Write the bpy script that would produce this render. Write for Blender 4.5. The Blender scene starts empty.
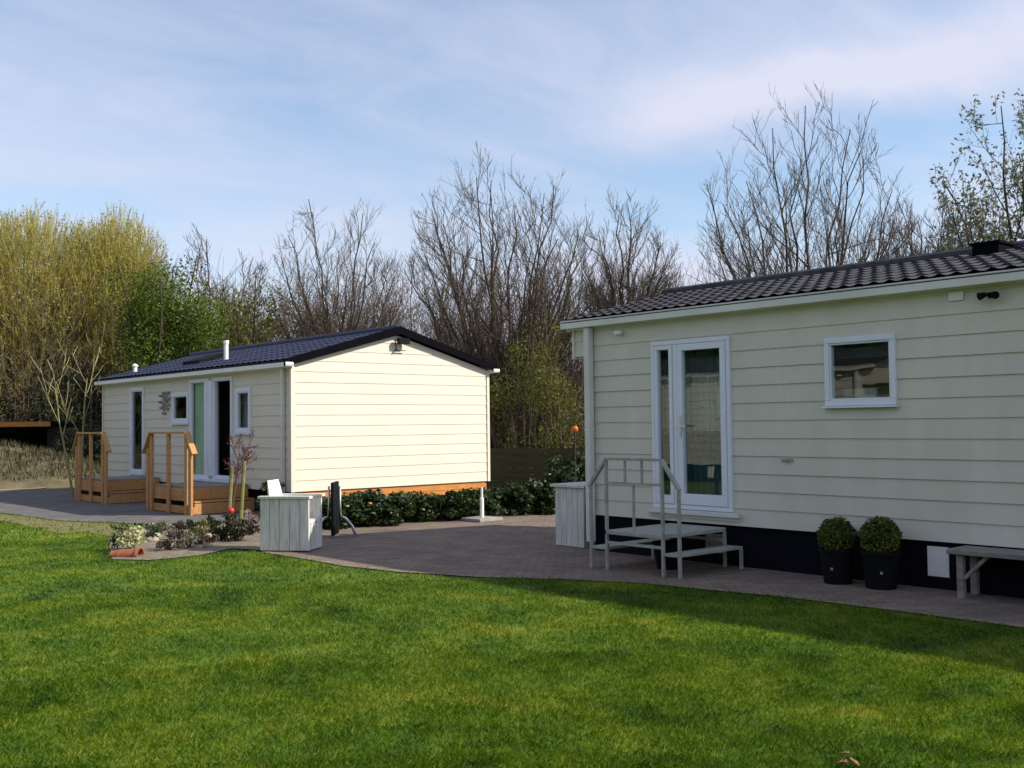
import bpy, math, random
import numpy as np
from mathutils import Vector, Matrix, noise as mnoise
S = bpy.context.scene
COL = S.collection
PI = math.pi

# ------------------------------------------------------------------ camera
CF, YAW, PIT, ROL = 1056.28, 0.7208, 0.0383, -0.0118
CAM = Vector((0, 0, 1.6))
FW = Vector((math.sin(YAW)*math.cos(PIT), math.cos(YAW)*math.cos(PIT), math.sin(PIT)))
_R = Vector((math.cos(YAW), -math.sin(YAW), 0)); _U = _R.cross(FW)
RT = _R*math.cos(ROL) + _U*math.sin(ROL)
UP = _U*math.cos(ROL) - _R*math.sin(ROL)
cd = bpy.data.cameras.new('camera'); co = bpy.data.objects.new('camera', cd); COL.objects.link(co)
cd.sensor_width = 36; cd.lens = CF/1024*36; cd.clip_end = 3000; cd.clip_start = 0.05
m = Matrix.Identity(4)
for i in range(3):
    m[i][0] = RT[i]; m[i][1] = UP[i]; m[i][2] = -FW[i]; m[i][3] = CAM[i]
co.matrix_world = m
S.camera = co

# ------------------------------------------------------------------ light
SUN = Vector((0.88, -1.08, 1.0)).normalized()          # direction towards the sun
sl = bpy.data.lights.new('sun', 'SUN'); so = bpy.data.objects.new('sun', sl); COL.objects.link(so)
sl.energy = 4.9; sl.angle = math.radians(0.55); sl.color = (1.0, 0.93, 0.80)
so.rotation_euler = SUN.to_track_quat('Z', 'Y').to_euler()
W = bpy.data.worlds.new('World'); S.world = W; W.use_nodes = True
nt = W.node_tree; nt.nodes.clear()
def N(t, tree=None, **kw):
    n = (tree or nt).nodes.new(t)
    for k, v in kw.items(): setattr(n, k, v)
    return n
L = nt.links.new
out = N('ShaderNodeOutputWorld')
sky = N('ShaderNodeTexSky', sky_type='NISHITA'); sky.sun_disc = False
sky.sun_elevation = math.asin(SUN.z); sky.sun_rotation = math.atan2(SUN.x, SUN.y)
sky.air_density = 1.0; sky.dust_density = 0.6; sky.ozone_density = 1.6
bg = N('ShaderNodeBackground'); bg.inputs[1].default_value = 0.15; L(sky.outputs[0], bg.inputs[0])
bc = N('ShaderNodeBackground'); bc.inputs[0].default_value = (0.80, 0.83, 1.0, 1); bc.inputs[1].default_value = 0.74
tc = N('ShaderNodeTexCoord')
sep = N('ShaderNodeSeparateXYZ'); L(tc.outputs['Generated'], sep.inputs[0])
def M(op, a, b=None, tree=None):
    n = N('ShaderNodeMath', tree, operation=op)
    for i, v in enumerate((a, b)):
        if v is None: continue
        if isinstance(v, (int, float)): n.inputs[i].default_value = v
        else: (tree or nt).links.new(v, n.inputs[i])
    return n.outputs[0]
zz = M('ADD', M('MAXIMUM', sep.outputs[2], 0.0), 0.13)
cmb = N('ShaderNodeCombineXYZ'); L(M('DIVIDE', sep.outputs[0], zz), cmb.inputs[0]); L(M('DIVIDE', sep.outputs[1], zz), cmb.inputs[1])
mp = N('ShaderNodeMapping'); L(cmb.outputs[0], mp.inputs[0])
mp.inputs['Rotation'].default_value = (0, 0, math.radians(60)); mp.inputs['Scale'].default_value = (0.30, 0.62, 1); mp.inputs['Location'].default_value = (1.3, 0.75, 0)
n1 = N('ShaderNodeTexNoise'); n1.inputs['Scale'].default_value = 1.25; n1.inputs['Detail'].default_value = 7; n1.inputs['Roughness'].default_value = 0.52; n1.inputs['Distortion'].default_value = 0.6
L(mp.outputs[0], n1.inputs[0])
rp = N('ShaderNodeValToRGB'); rp.color_ramp.elements[0].position = 0.40; rp.color_ramp.elements[1].position = 0.66
rp.color_ramp.elements[0].color = (0.30, 0.30, 0.30, 1); rp.color_ramp.elements[1].color = (0.88, 0.88, 0.88, 1)
L(n1.outputs[0], rp.inputs[0])
# a brighter streak low over the south east and a clear gap under it (all in directions of the sky)
def dotdir(v):
    n = N('ShaderNodeVectorMath', operation='DOT_PRODUCT'); L(tc.outputs['Generated'], n.inputs[0]); n.inputs[1].default_value = v; return n.outputs['Value']
def smooth(v, a, b):
    n = N('ShaderNodeMapRange', interpolation_type='SMOOTHSTEP'); L(v, n.inputs[0]); n.inputs[1].default_value = a; n.inputs[2].default_value = b; return n.outputs[0]
def gauss(v, c, w):
    return M('POWER', 2.718, M('MULTIPLY', M('POWER', M('DIVIDE', M('SUBTRACT', v, c), w), 2.0), -1.0))
side = dotdir((math.cos(YAW), -math.sin(YAW), 0))
n2 = N('ShaderNodeTexNoise'); n2.inputs['Scale'].default_value = 3.2; n2.inputs['Detail'].default_value = 6; n2.inputs['Distortion'].default_value = 0.8
L(mp.outputs[0], n2.inputs[0])
el = M('ADD', M('SUBTRACT', sep.outputs[2], M('MULTIPLY', side, 0.09)), M('MULTIPLY', M('SUBTRACT', n2.outputs[0], 0.5), 0.10))
streak = M('MULTIPLY', gauss(el, 0.275, 0.030), smooth(side, 0.02, 0.22))
gap = M('MULTIPLY', gauss(el, 0.205, 0.040), smooth(side, -0.02, 0.20))
cov = M('ADD', M('SUBTRACT', rp.outputs[0], M('MULTIPLY', gap, 0.55)), M('MULTIPLY', streak, 0.55))
low = M('MULTIPLY', M('SUBTRACT', 1.0, smooth(sep.outputs[2], 0.05, 0.20)), 0.35)
n3 = N('ShaderNodeTexNoise'); n3.inputs['Scale'].default_value = 4.2; n3.inputs['Detail'].default_value = 9; n3.inputs['Roughness'].default_value = 0.62; n3.inputs['Distortion'].default_value = 1.4; L(mp.outputs[0], n3.inputs[0])
cov = M('ADD', cov, M('MULTIPLY', M('SUBTRACT', n3.outputs[0], 0.5), 0.75))
cov = M('MINIMUM', M('MAXIMUM', M('ADD', cov, low), 0.08), 1.0)
mx = N('ShaderNodeMixShader'); L(cov, mx.inputs[0]); L(bg.outputs[0], mx.inputs[1]); L(bc.outputs[0], mx.inputs[2])
L(mx.outputs[0], out.inputs[0])
S.view_settings.view_transform = 'Standard'; S.view_settings.look = 'None'
S.view_settings.exposure = 0.33; S.view_settings.gamma = 1.0; S.view_settings.use_curve_mapping = False
S.render.resolution_x = 1024; S.render.resolution_y = 768
S.render.engine = 'CYCLES'
S.cycles.max_bounces = 6; S.cycles.transparent_max_bounces = 6

# ------------------------------------------------------------------ picking points on real planes
def ray(px, py):
    return FW + RT*((px-512)/CF) - UP*((py-384)/CF)
def gnd(px, py, z=0.0):
    d = ray(px, py); return CAM + d*((z-CAM.z)/d.z)
def onx(px, py, x):
    d = ray(px, py); return CAM + d*(x/d.x)
def far(px, dist):
    d = ray(px, 430); d.z = 0; d.normalize(); p = d*dist; return Vector((p.x, p.y, 0))
def zat(px, py, dist):
    d = ray(px, py); return CAM.z + d.z/math.hypot(d.x, d.y)*dist

# ------------------------------------------------------------------ materials
def mat(name, col, rough=0.7, var=0.12, scale=6.0, bump=0.0, bscale=40.0, col2=None, metal=0.0, spec=0.4, stretch=None, detail=5):
    m_ = bpy.data.materials.new(name); m_.use_nodes = True
    t = m_.node_tree; b = t.nodes['Principled BSDF']; lk = t.links.new
    b.inputs['Roughness'].default_value = rough; b.inputs['Metallic'].default_value = metal
    b.inputs['Specular IOR Level'].default_value = spec
    c = N('ShaderNodeTexCoord', t); mpn = N('ShaderNodeMapping', t); lk(c.outputs['Object'], mpn.inputs[0])
    if stretch: mpn.inputs['Scale'].default_value = stretch
    n = N('ShaderNodeTexNoise', t); n.inputs['Scale'].default_value = scale; n.inputs['Detail'].default_value = detail; n.inputs['Roughness'].default_value = 0.6
    lk(mpn.outputs[0], n.inputs[0])
    r = N('ShaderNodeValToRGB', t); r.color_ramp.elements[0].position = 0.3; r.color_ramp.elements[1].position = 0.7
    c2 = col2 or tuple(min(1, x*(1+var)) for x in col); c1 = col if col2 else tuple(x*(1-var) for x in col)
    r.color_ramp.elements[0].color = (*c1, 1); r.color_ramp.elements[1].color = (*c2, 1)
    lk(n.outputs[0], r.inputs[0]); lk(r.outputs[0], b.inputs['Base Color'])
    if bump:
        n2 = N('ShaderNodeTexNoise', t); n2.inputs['Scale'].default_value = bscale; n2.inputs['Detail'].default_value = 4
        lk(mpn.outputs[0], n2.inputs[0])
        bp = N('ShaderNodeBump', t); bp.inputs['Strength'].default_value = bump; bp.inputs['Distance'].default_value = 0.01
        lk(n2.outputs[0], bp.inputs['Height']); lk(bp.outputs[0], b.inputs['Normal'])
    return m_
def leafmat(name, cols, trans=0.35, scale=1.5, rough=0.6):
    m_ = bpy.data.materials.new(name); m_.use_nodes = True
    t = m_.node_tree; t.nodes.clear(); lk = t.links.new
    o = N('ShaderNodeOutputMaterial', t); at = N('ShaderNodeAttribute', t, attribute_name='tint')
    c = N('ShaderNodeTexCoord', t); n = N('ShaderNodeTexNoise', t); n.inputs['Scale'].default_value = scale; n.inputs['Detail'].default_value = 4
    lk(c.outputs['Object'], n.inputs[0])
    f = M('ADD', M('MULTIPLY', at.outputs['Fac'], 0.55, t), M('SUBTRACT', M('MULTIPLY', n.outputs[0], 1.3, t), 0.42, t), t)
    r = N('ShaderNodeValToRGB', t)
    while len(r.color_ramp.elements) < len(cols): r.color_ramp.elements.new(0.5)
    for i, cc in enumerate(cols):
        r.color_ramp.elements[i].position = i/(len(cols)-1); r.color_ramp.elements[i].color = (*cc, 1)
    lk(f, r.inputs[0])
    d = N('ShaderNodeBsdfPrincipled', t); d.inputs['Roughness'].default_value = rough; d.inputs['Specular IOR Level'].default_value = 0.25
    tr = N('ShaderNodeBsdfTranslucent', t); lk(r.outputs[0], d.inputs['Base Color']); lk(r.outputs[0], tr.inputs[0])
    mxs = N('ShaderNodeMixShader', t); mxs.inputs[0].default_value = trans; lk(d.outputs[0], mxs.inputs[1]); lk(tr.outputs[0], mxs.inputs[2])
    lk(mxs.outputs[0], o.inputs[0])
    return m_
def glass(name, col=(0.9, 0.95, 0.95), rough=0.01):
    m_ = bpy.data.materials.new(name); m_.use_nodes = True
    t = m_.node_tree; t.nodes.clear(); lk = t.links.new
    o = N('ShaderNodeOutputMaterial', t); g = N('ShaderNodeBsdfGlossy', t); g.inputs['Roughness'].default_value = rough
    tr = N('ShaderNodeBsdfTransparent', t); tr.inputs[0].default_value = (*col, 1)
    fr = N('ShaderNodeFresnel', t); fr.inputs[0].default_value = 1.5
    c = N('ShaderNodeTexCoord', t); n = N('ShaderNodeTexNoise', t); n.inputs['Scale'].default_value = 1.3; lk(c.outputs['Object'], n.inputs[0])
    bp = N('ShaderNodeBump', t); bp.inputs['Strength'].default_value = 0.03; bp.inputs['Distance'].default_value = 0.05; lk(n.outputs[0], bp.inputs['Height']); lk(bp.outputs[0], g.inputs['Normal'])
    mxs = N('ShaderNodeMixShader', t); geo = N('ShaderNodeNewGeometry', t); lk(M('MULTIPLY', M('ADD', fr.outputs[0], 0.05, t), M('SUBTRACT', 1.0, geo.outputs['Backfacing'], t), t), mxs.inputs[0]); lk(tr.outputs[0], mxs.inputs[1]); lk(g.outputs[0], mxs.inputs[2])
    lk(mxs.outputs[0], o.inputs[0]); return m_
MT = dict(
    clad_a=mat('cream_cladding_aged', (0.585, 0.57, 0.475), 0.55, 0.06, 1.6, 0.05, 60, spec=0.3, stretch=(1, 2.2, 0.45), col2=(0.66, 0.63, 0.54)),
    clad_b=mat('cream_cladding', (0.67, 0.615, 0.515), 0.55, 0.03, 1.1, 0.04, 60, spec=0.3),
    lining=mat('room_lining', (0.42, 0.40, 0.36), 0.8, 0.08, 1.0),
    upvc=mat('window_frame_white', (0.72, 0.75, 0.82), 0.35, 0.03, 3.0),
    gutter=mat('gutter_white', (0.66, 0.65, 0.60), 0.45, 0.10, 1.5),
    tile_a=mat('roof_tile_charcoal', (0.052, 0.049, 0.056), 0.8, 0.45, 3.5, 0.25, 50, spec=0.2),
    tile_b=mat('roof_tile_navy', (0.018, 0.022, 0.050), 0.6, 0.25, 2.0, 0.1, 60),
    barge=mat('barge_black', (0.004, 0.004, 0.006), 0.95, 0.2, 3.0, spec=0.05),
    skirt=mat('skirting_navy', (0.0045, 0.0045, 0.009), 0.9, 0.3, 2.0, spec=0.15),
    orange=mat('orange_board', (0.50, 0.20, 0.045), 0.7, 0.22, 4.0, stretch=(1, 1, 6)),
    deck=mat('larch_timber', (0.44, 0.225, 0.085), 0.65, 0.3, 5.0, 0.2, 30, stretch=(3, 1, 8)),
    decktop=mat('grey_deck_boards', (0.26, 0.24, 0.22), 0.8, 0.25, 5.0),
    wash=mat('whitewashed_timber', (0.60, 0.59, 0.55), 0.75, 0.26, 4.0, 0.15, 40, stretch=(6, 6, 0.7)),
    greypaint=mat('weathered_grey_timber', (0.22, 0.20, 0.18), 0.8, 0.3, 6.0, 0.2, 30, stretch=(5, 1, 5)),
    galv=mat('grey_painted_metal', (0.34, 0.34, 0.30), 0.6, 0.2, 8.0, metal=0.0),
    alu=mat('aluminium', (0.55, 0.55, 0.55), 0.35, 0.1, 6.0, metal=0.8),
    black=mat('black_plastic', (0.005, 0.005, 0.006), 0.75, 0.2, 8.0, spec=0.15),
    white=mat('white_paint', (0.78, 0.78, 0.76), 0.5, 0.04, 6.0),
    cushion=mat('white_canvas', (0.80, 0.78, 0.72), 0.9, 0.04, 10.0, 0.2, 80),
    teal=mat('teal_curtain', (0.035, 0.085, 0.080), 0.9, 0.25, 9.0, stretch=(1, 6, 0.5)),
    sheer=mat('beige_net_curtain', (0.40, 0.39, 0.30), 0.9, 0.15, 9.0, stretch=(1, 6, 0.5)),
    green=mat('green_blind', (0.55, 0.66, 0.46), 0.8, 0.08, 3.0),
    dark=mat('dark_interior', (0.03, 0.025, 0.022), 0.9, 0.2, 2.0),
    redred=mat('red_enamel', (0.55, 0.03, 0.02), 0.35, 0.08, 9.0),
    amber=mat('orange_enamel', (0.70, 0.13, 0.02), 0.4, 0.08, 9.0),
    terra=mat('terracotta', (0.30, 0.10, 0.045), 0.85, 0.2, 12.0, 0.3, 40),
    stake=mat('mossy_stake', (0.19, 0.17, 0.06), 0.9, 0.3, 9.0, 0.3, 40),
    bark=mat('bark_brown_grey', (0.060, 0.046, 0.034), 0.9, 0.35, 4.0, 0.4, 14),
    bark_l=mat('bark_olive_pale', (0.27, 0.245, 0.11), 0.9, 0.3, 4.0, 0.3, 14),
    twig=mat('twig_grey_brown', (0.085, 0.063, 0.046), 0.9, 0.3, 1.5),
    twig_p=mat('twig_purple_brown', (0.070, 0.042, 0.034), 0.9, 0.3, 1.5),
    twig_y=mat('twig_yellow', (0.33, 0.265, 0.075), 0.9, 0.25, 1.2),
    twig_r=mat('twig_red', (0.13, 0.045, 0.040), 0.9, 0.25, 3),
    shed=mat('black_tarred_boards', (0.012, 0.011, 0.011), 0.8, 0.4, 4.0, stretch=(6, 6, 0.6)),
    fence=mat('olive_mossy_boards', (0.042, 0.040, 0.016), 0.85, 0.3, 2.5, stretch=(0.6, 0.6, 5)),
    stone=mat('pale_stone', (0.33, 0.28, 0.22), 0.85, 0.3, 9.0, 0.3, 30),
    concrete=mat('concrete', (0.30, 0.28, 0.26), 0.9, 0.15, 7.0, 0.2, 50),
    deadleaf=mat('dead_leaf', (0.24, 0.11, 0.06), 0.8, 0.3, 30.0),
    glass=glass('window_glass'),
    l_laurel=leafmat('laurel_leaf', [(0.010, 0.020, 0.006), (0.025, 0.045, 0.011), (0.055, 0.085, 0.022)], 0.15, 3.0, 0.4),
    l_box=leafmat('box_leaf', [(0.035, 0.048, 0.008), (0.095, 0.115, 0.018), (0.19, 0.20, 0.035)], 0.25, 5.0),
    l_willow=leafmat('willow_leaf', [(0.27, 0.215, 0.055), (0.40, 0.35, 0.09), (0.48, 0.46, 0.14)], 0.4, 0.5),
    l_green=leafmat('fresh_leaf', [(0.045, 0.066, 0.009), (0.090, 0.135, 0.016), (0.175, 0.235, 0.032)], 0.4, 0.6),
    l_olive=leafmat('spring_leaf', [(0.075, 0.078, 0.018), (0.145, 0.15, 0.030), (0.24, 0.25, 0.05)], 0.4, 0.8),
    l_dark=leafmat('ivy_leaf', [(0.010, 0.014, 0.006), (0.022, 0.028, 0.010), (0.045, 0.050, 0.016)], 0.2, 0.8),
    l_grey=leafmat('grey_leaf', [(0.10, 0.11, 0.07), (0.18, 0.19, 0.11), (0.28, 0.29, 0.17)], 0.3, 0.8),
    l_cream=leafmat('cream_petal', [(0.30, 0.33, 0.12), (0.55, 0.55, 0.28), (0.70, 0.68, 0.45)], 0.3, 8.0),
    l_pink=leafmat('pink_heather', [(0.22, 0.13, 0.12), (0.40, 0.26, 0.25), (0.52, 0.38, 0.36)], 0.3, 8.0),
    l_purple=leafmat('purple_leaf', [(0.030, 0.024, 0.020), (0.060, 0.045, 0.035), (0.12, 0.085, 0.06)], 0.2, 8.0),
)

# ------------------------------------------------------------------ object helpers
def tag(o, label, cat, group=None, kind=None):
    if label: o['label'] = label
    if cat: o['category'] = cat
    if group: o['group'] = group
    if kind: o['kind'] = kind
    return o
def thing(name, label, cat, loc=(0, 0, 0), rz=0.0, group=None):
    o = bpy.data.objects.new(name, None); COL.objects.link(o); o.empty_display_size = 0.3
    o.location = loc; o.rotation_euler = (0, 0, rz)
    return tag(o, label, cat, group)
class MB:
    """collects simple shapes that become ONE mesh"""
    def __init__(s): s.v = []; s.f = []; s.t = []
    def add(s, vs, fs):
        o = len(s.v); s.v.extend([tuple(v) for v in vs]); s.f.extend([tuple(i+o for i in f) for f in fs]); return s
    def box(s, lo, hi):
        (a, b, c), (d, e, f) = lo, hi
        return s.add([(a,b,c),(d,b,c),(d,e,c),(a,e,c),(a,b,f),(d,b,f),(d,e,f),(a,e,f)],
                     [(3,2,1,0),(4,5,6,7),(0,1,5,4),(1,2,6,5),(2,3,7,6),(3,0,4,7)])
    def hexa(s, p):
        return s.add(p, [(3,2,1,0),(4,5,6,7),(0,1,5,4),(1,2,6,5),(2,3,7,6),(3,0,4,7)])
    def bar(s, p0, p1, w, h, up=(0, 0, 1)):
        p0, p1 = Vector(p0), Vector(p1); d = (p1-p0).normalized(); u = Vector(up)
        if abs(d.dot(u)) > 0.98: u = Vector((1, 0, 0))
        sd = d.cross(u).normalized(); u2 = sd.cross(d)
        a = sd*(w/2); b = u2*(h/2)
        return s.hexa([p0-a-b, p1-a-b, p1+a-b, p0+a-b, p0-a+b, p1-a+b, p1+a+b, p0+a+b])
    def tube(s, pts, rad, n=8, cap=True):
        pts = [Vector(p) for p in pts]; o = len(s.v); k = len(pts)
        d = (pts[1]-pts[0]).normalized(); u = Vector((0, 0, 1)) if abs(d.z) < 0.9 else Vector((1, 0, 0))
        a = d.cross(u).normalized()
        for i in range(k):
            d = (pts[min(i+1, k-1)]-pts[max(i-1, 0)]).normalized()
            a = (a-d*a.dot(d)).normalized(); b = d.cross(a); r = rad[i] if isinstance(rad, (list, tuple)) else rad
            for j in range(n):
                an = 2*PI*j/n; q = pts[i]+a*(r*math.cos(an))+b*(r*math.sin(an)); s.v.append((q.x, q.y, q.z))
        for i in range(k-1):
            for j in range(n):
                j2 = (j+1) % n; s.f.append((o+i*n+j, o+i*n+j2, o+(i+1)*n+j2, o+(i+1)*n+j))
        if cap: s.f.append(tuple(o+j for j in range(n))[::-1]); s.f.append(tuple(o+(k-1)*n+j for j in range(n)))
        return s
    def lathe(s, c, prof, n=16):
        o = len(s.v); k = len(prof)
        for r, z in prof:
            for j in range(n):
                an = 2*PI*j/n; s.v.append((c[0]+r*math.cos(an), c[1]+r*math.sin(an), c[2]+z))
        for i in range(k-1):
            for j in range(n):
                j2 = (j+1) % n; s.f.append((o+i*n+j, o+i*n+j2, o+(i+1)*n+j2, o+(i+1)*n+j))
        s.f.append(tuple(o+j for j in range(n))[::-1]); s.f.append(tuple(o+(k-1)*n+j for j in range(n)))
        return s
    def build(s, name, material, parent=None, smooth=False, bevel=0.0):
        org = Vector((0, 0, 0)); o_par = parent
        while o_par is not None: org += Vector(o_par.location); o_par = o_par.parent
        me = bpy.data.meshes.new(name)
        me.from_pydata([(x-org.x, y-org.y, z-org.z) for x, y, z in s.v], [], s.f); me.update()
        if s.t and len(s.t) == len(s.v):
            at = me.attributes.new('tint', 'FLOAT', 'POINT'); at.data.foreach_set('value', s.t)
        me.materials.append(material if not isinstance(material, str) else MT[material])
        if smooth: me.polygons.foreach_set('use_smooth', [True]*len(me.polygons))
        o = bpy.data.objects.new(name, me); COL.objects.link(o); o.parent = parent
        if bevel:
            b = o.modifiers.new('bevel', 'BEVEL'); b.width = bevel; b.segments = 2; b.limit_method = 'ANGLE'
        return o
def np_mesh(name, V, F, material, parent=None, tint=None):
    """V (n,3) local coords, F (m,k) faces all with k corners"""
    me = bpy.data.meshes.new(name); k = F.shape[1]
    me.vertices.add(len(V)); me.vertices.foreach_set('co', V.astype(np.float32).ravel())
    me.loops.add(F.size); me.loops.foreach_set('vertex_index', F.astype(np.int32).ravel())
    me.polygons.add(len(F)); me.polygons.foreach_set('loop_start', np.arange(0, F.size, k, dtype=np.int32))
    try: me.polygons.foreach_set('loop_total', np.full(len(F), k, dtype=np.int32))
    except Exception: pass
    me.update(calc_edges=True); me.validate()
    if tint is not None:
        at = me.attributes.new('tint', 'FLOAT', 'POINT'); at.data.foreach_set('value', tint.astype(np.float32))
    me.materials.append(MT[material] if isinstance(material, str) else material)
    o = bpy.data.objects.new(name, me); COL.objects.link(o); o.parent = parent; return o
def leaf_cards(P, size, rg, aspect=0.5, norm=None):
    """P (n,3) centres -> folded diamond leaves (two faces each)"""
    n = len(P)
    d = rg.normal(size=(n, 3)); d /= np.linalg.norm(d, axis=1)[:, None]
    e = rg.normal(size=(n, 3)); 
    if norm is not None: d = d*0.7+norm; d /= np.linalg.norm(d, axis=1)[:, None]
    a = np.cross(d, e); a /= np.linalg.norm(a, axis=1)[:, None]; b = np.cross(d, a)
    sz = size*rg.uniform(0.6, 1.35, n)[:, None]
    V = np.stack([P-a*sz*0.5, P+b*sz*aspect*0.5+d*sz*0.06, P+a*sz*0.5, P-b*sz*aspect*0.5+d*sz*0.06], 1).reshape(-1, 3)
    F = np.arange(n*4).reshape(n, 4); t = np.repeat(rg.random(n), 4)
    return V, F, t
def copy_tree(o, parent=None):
    c = o.copy(); COL.objects.link(c); c.parent = parent
    for ch in list(o.children): copy_tree(ch, c)
    return c

# ------------------------------------------------------------------ ground, lawn, paving
def poly_sheet(name, pts, z, material, kind='structure'):
    mb = MB(); mb.add([(p[0], p[1], z) for p in pts], [tuple(range(len(pts)))])
    o = mb.build(name, material); me = o.data
    if me.polygons[0].normal.z < 0: me.flip_normals()
    o['kind'] = kind; return o
soil = mat('meadow_soil', (0.050, 0.055, 0.018), 0.95, 0.3, 0.6, 0.5, 8, col2=(0.10, 0.085, 0.04))
mb = MB(); mb.box((-600, -600, -1.0), (900, 900, -0.012)); g = mb.build('ground', soil); g['kind'] = 'structure'

def lawn_material(blade):
    m_ = bpy.data.materials.new('lawn_blades' if blade else 'lawn_base'); m_.use_nodes = True
    t = m_.node_tree; b = t.nodes['Principled BSDF']; lk = t.links.new
    b.inputs['Roughness'].default_value = 0.6; b.inputs['Specular IOR Level'].default_value = 0.2
    c = N('ShaderNodeTexCoord', t)
    n1 = N('ShaderNodeTexNoise', t); n1.inputs['Scale'].default_value = 0.9; n1.inputs['Detail'].default_value = 6; n1.inputs['Roughness'].default_value = 0.7; n1.inputs['Distortion'].default_value = 0.6
    n2 = N('ShaderNodeTexNoise', t); n2.inputs['Scale'].default_value = 5.0; n2.inputs['Detail'].default_value = 4
    lk(c.outputs['Object'], n1.inputs[0]); lk(c.outputs['Object'], n2.inputs[0])
    f = M('ADD', M('MULTIPLY', n1.outputs[0], 1.7, t), M('MULTIPLY', n2.outputs[0], 0.60, t), t)
    if blade:
        at = N('ShaderNodeAttribute', t, attribute_name='tint'); f = M('ADD', f, M('MULTIPLY', at.outputs['Fac'], 0.24, t), t)
        f = M('SUBTRACT', f, 0.80, t)
    else: f = M('SUBTRACT', f, 0.72, t)
    r = N('ShaderNodeValToRGB', t); e = r.color_ramp.elements
    for i in range(2): e.new(0.5)
    k = 1.0 if blade else 0.9
    for i, (p, cc) in enumerate([(0.10, (0.026, 0.062, 0.0015)), (0.38, (0.076, 0.145, 0.004)), (0.64, (0.145, 0.205, 0.008)), (0.90, (0.28, 0.25, 0.032))]):
        e[i].position = p; e[i].color = (*[x*k for x in cc], 1)
    lk(f, r.inputs[0]); lk(r.outputs[0], b.inputs['Base Color'])
    if blade:
        o = t.nodes['Material Output']; tr = N('ShaderNodeBsdfTranslucent', t); lk(r.outputs[0], tr.inputs[0])
        ms = N('ShaderNodeMixShader', t); ms.inputs[0].default_value = 0.35; lk(b.outputs[0], ms.inputs[1]); lk(tr.outputs[0], ms.inputs[2]); lk(ms.outputs[0], o.inputs[0])
    return m_
# edge between lawn and paving, from the right (outside the frame) to the far left
edge_px = [(1024, 629), (900, 612.5), (784, 598), (700, 590), (640, 584), (560, 580), (480, 578), (400, 573), (345, 567), (300, 559), (262, 553)]
EDGE = [(11.2, -2.5), (9.6, 0.4)] + [tuple(gnd(*p)[:2]) for p in edge_px]
bed_px = [(232, 549), (200, 556), (150, 561), (112, 560), (108, 540), (140, 527)]
path_px = [(150, 524.5), (60, 521), (0, 513)]
LAWN = EDGE + [tuple(gnd(*p)[:2]) for p in bed_px] + [tuple(gnd(*p)[:2]) for p in path_px] + [(4.5, 40), (-30, 40), (-30, -12), (11.2, -12)]
poly_sheet('lawn', LAWN, 0.0, lawn_material(False))
def in_poly(X, Y, P):
    r = np.zeros(len(X), bool); n = len(P); j = n-1
    for i in range(n):
        xi, yi = P[i]; xj, yj = P[j]
        c = ((yi > Y) != (yj > Y)) & (X < (xj-xi)*(Y-yi)/(yj-yi+1e-12)+xi)
        r ^= c; j = i
    return r
rg = np.random.default_rng(7)
SANDY = [tuple(gnd(*p)[:2]) for p in [(-60, 509), (0, 514), (60, 521.5), (142, 526), (136, 531), (112, 537), (84, 532), (60, 534), (30, 527), (0, 521), (-60, 515)]]
XS, YS, HS, WS = [], [], [], []
for d0, d1, dens, hh, ww in [(3.0, 5.2, 11000, 0.025, 0.0032), (5.2, 7.5, 6500, 0.025, 0.0040), (7.5, 11, 3400, 0.024, 0.0058), (11, 17, 1400, 0.024, 0.010), (17, 34, 300, 0.034, 0.02)]:
    half = 0.64; n = int(dens*half*(d1*d1-d0*d0))
    r_ = np.sqrt(rg.uniform(d0*d0, d1*d1, n)); a = YAW+rg.uniform(-half, half, n)
    X = r_*np.sin(a); Y = r_*np.cos(a)
    jit = 0.05
    k = in_poly(X+rg.normal(0, jit, n), Y+rg.normal(0, jit, n), LAWN)
    k &= ~(in_poly(X+rg.normal(0, 0.12, n), Y+rg.normal(0, 0.12, n), SANDY) & (rg.random(n) < 0.72)); X, Y = X[k], Y[k]
    XS.append(X); YS.append(Y); HS.append(np.full(len(X), hh)); WS.append(np.full(len(X), ww))
X = np.concatenate(XS); Y = np.concatenate(YS); H = np.concatenate(HS); Wd = np.concatenate(WS); n = len(X)
clump = np.array([mnoise.noise((x*3.1, y*3.1, 0.3)) + 0.6*mnoise.noise((x*9.0, y*9.0, 1.3)) for x, y in zip(X, Y)])
H = H*rg.uniform(0.55, 1.25, n)*(1+0.35*clump)
az = rg.uniform(0, 2*PI, n); lean = rg.uniform(0.2, 1.3, n)*H; fx, fy = np.cos(az), np.sin(az)
sx, sy = -fy*Wd/2, fx*Wd/2
V = np.stack([np.stack([X-sx, Y-sy, np.zeros(n)-0.004], 1), np.stack([X+sx, Y+sy, np.zeros(n)-0.004], 1),
              np.stack([X+fx*lean*0.35+sx*0.7, Y+fy*lean*0.35+sy*0.7, H*0.6], 1), np.stack([X+fx*lean, Y+fy*lean, H], 1)], 1).reshape(-1, 3)
F = np.arange(n*4).reshape(n, 4)
go = np_mesh('grass', V, F, lawn_material(True), None, np.repeat(rg.random(n), 4))
tag(go, 'short mown green lawn with yellowish patches in front of the homes', 'grass', kind='stuff')

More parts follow.
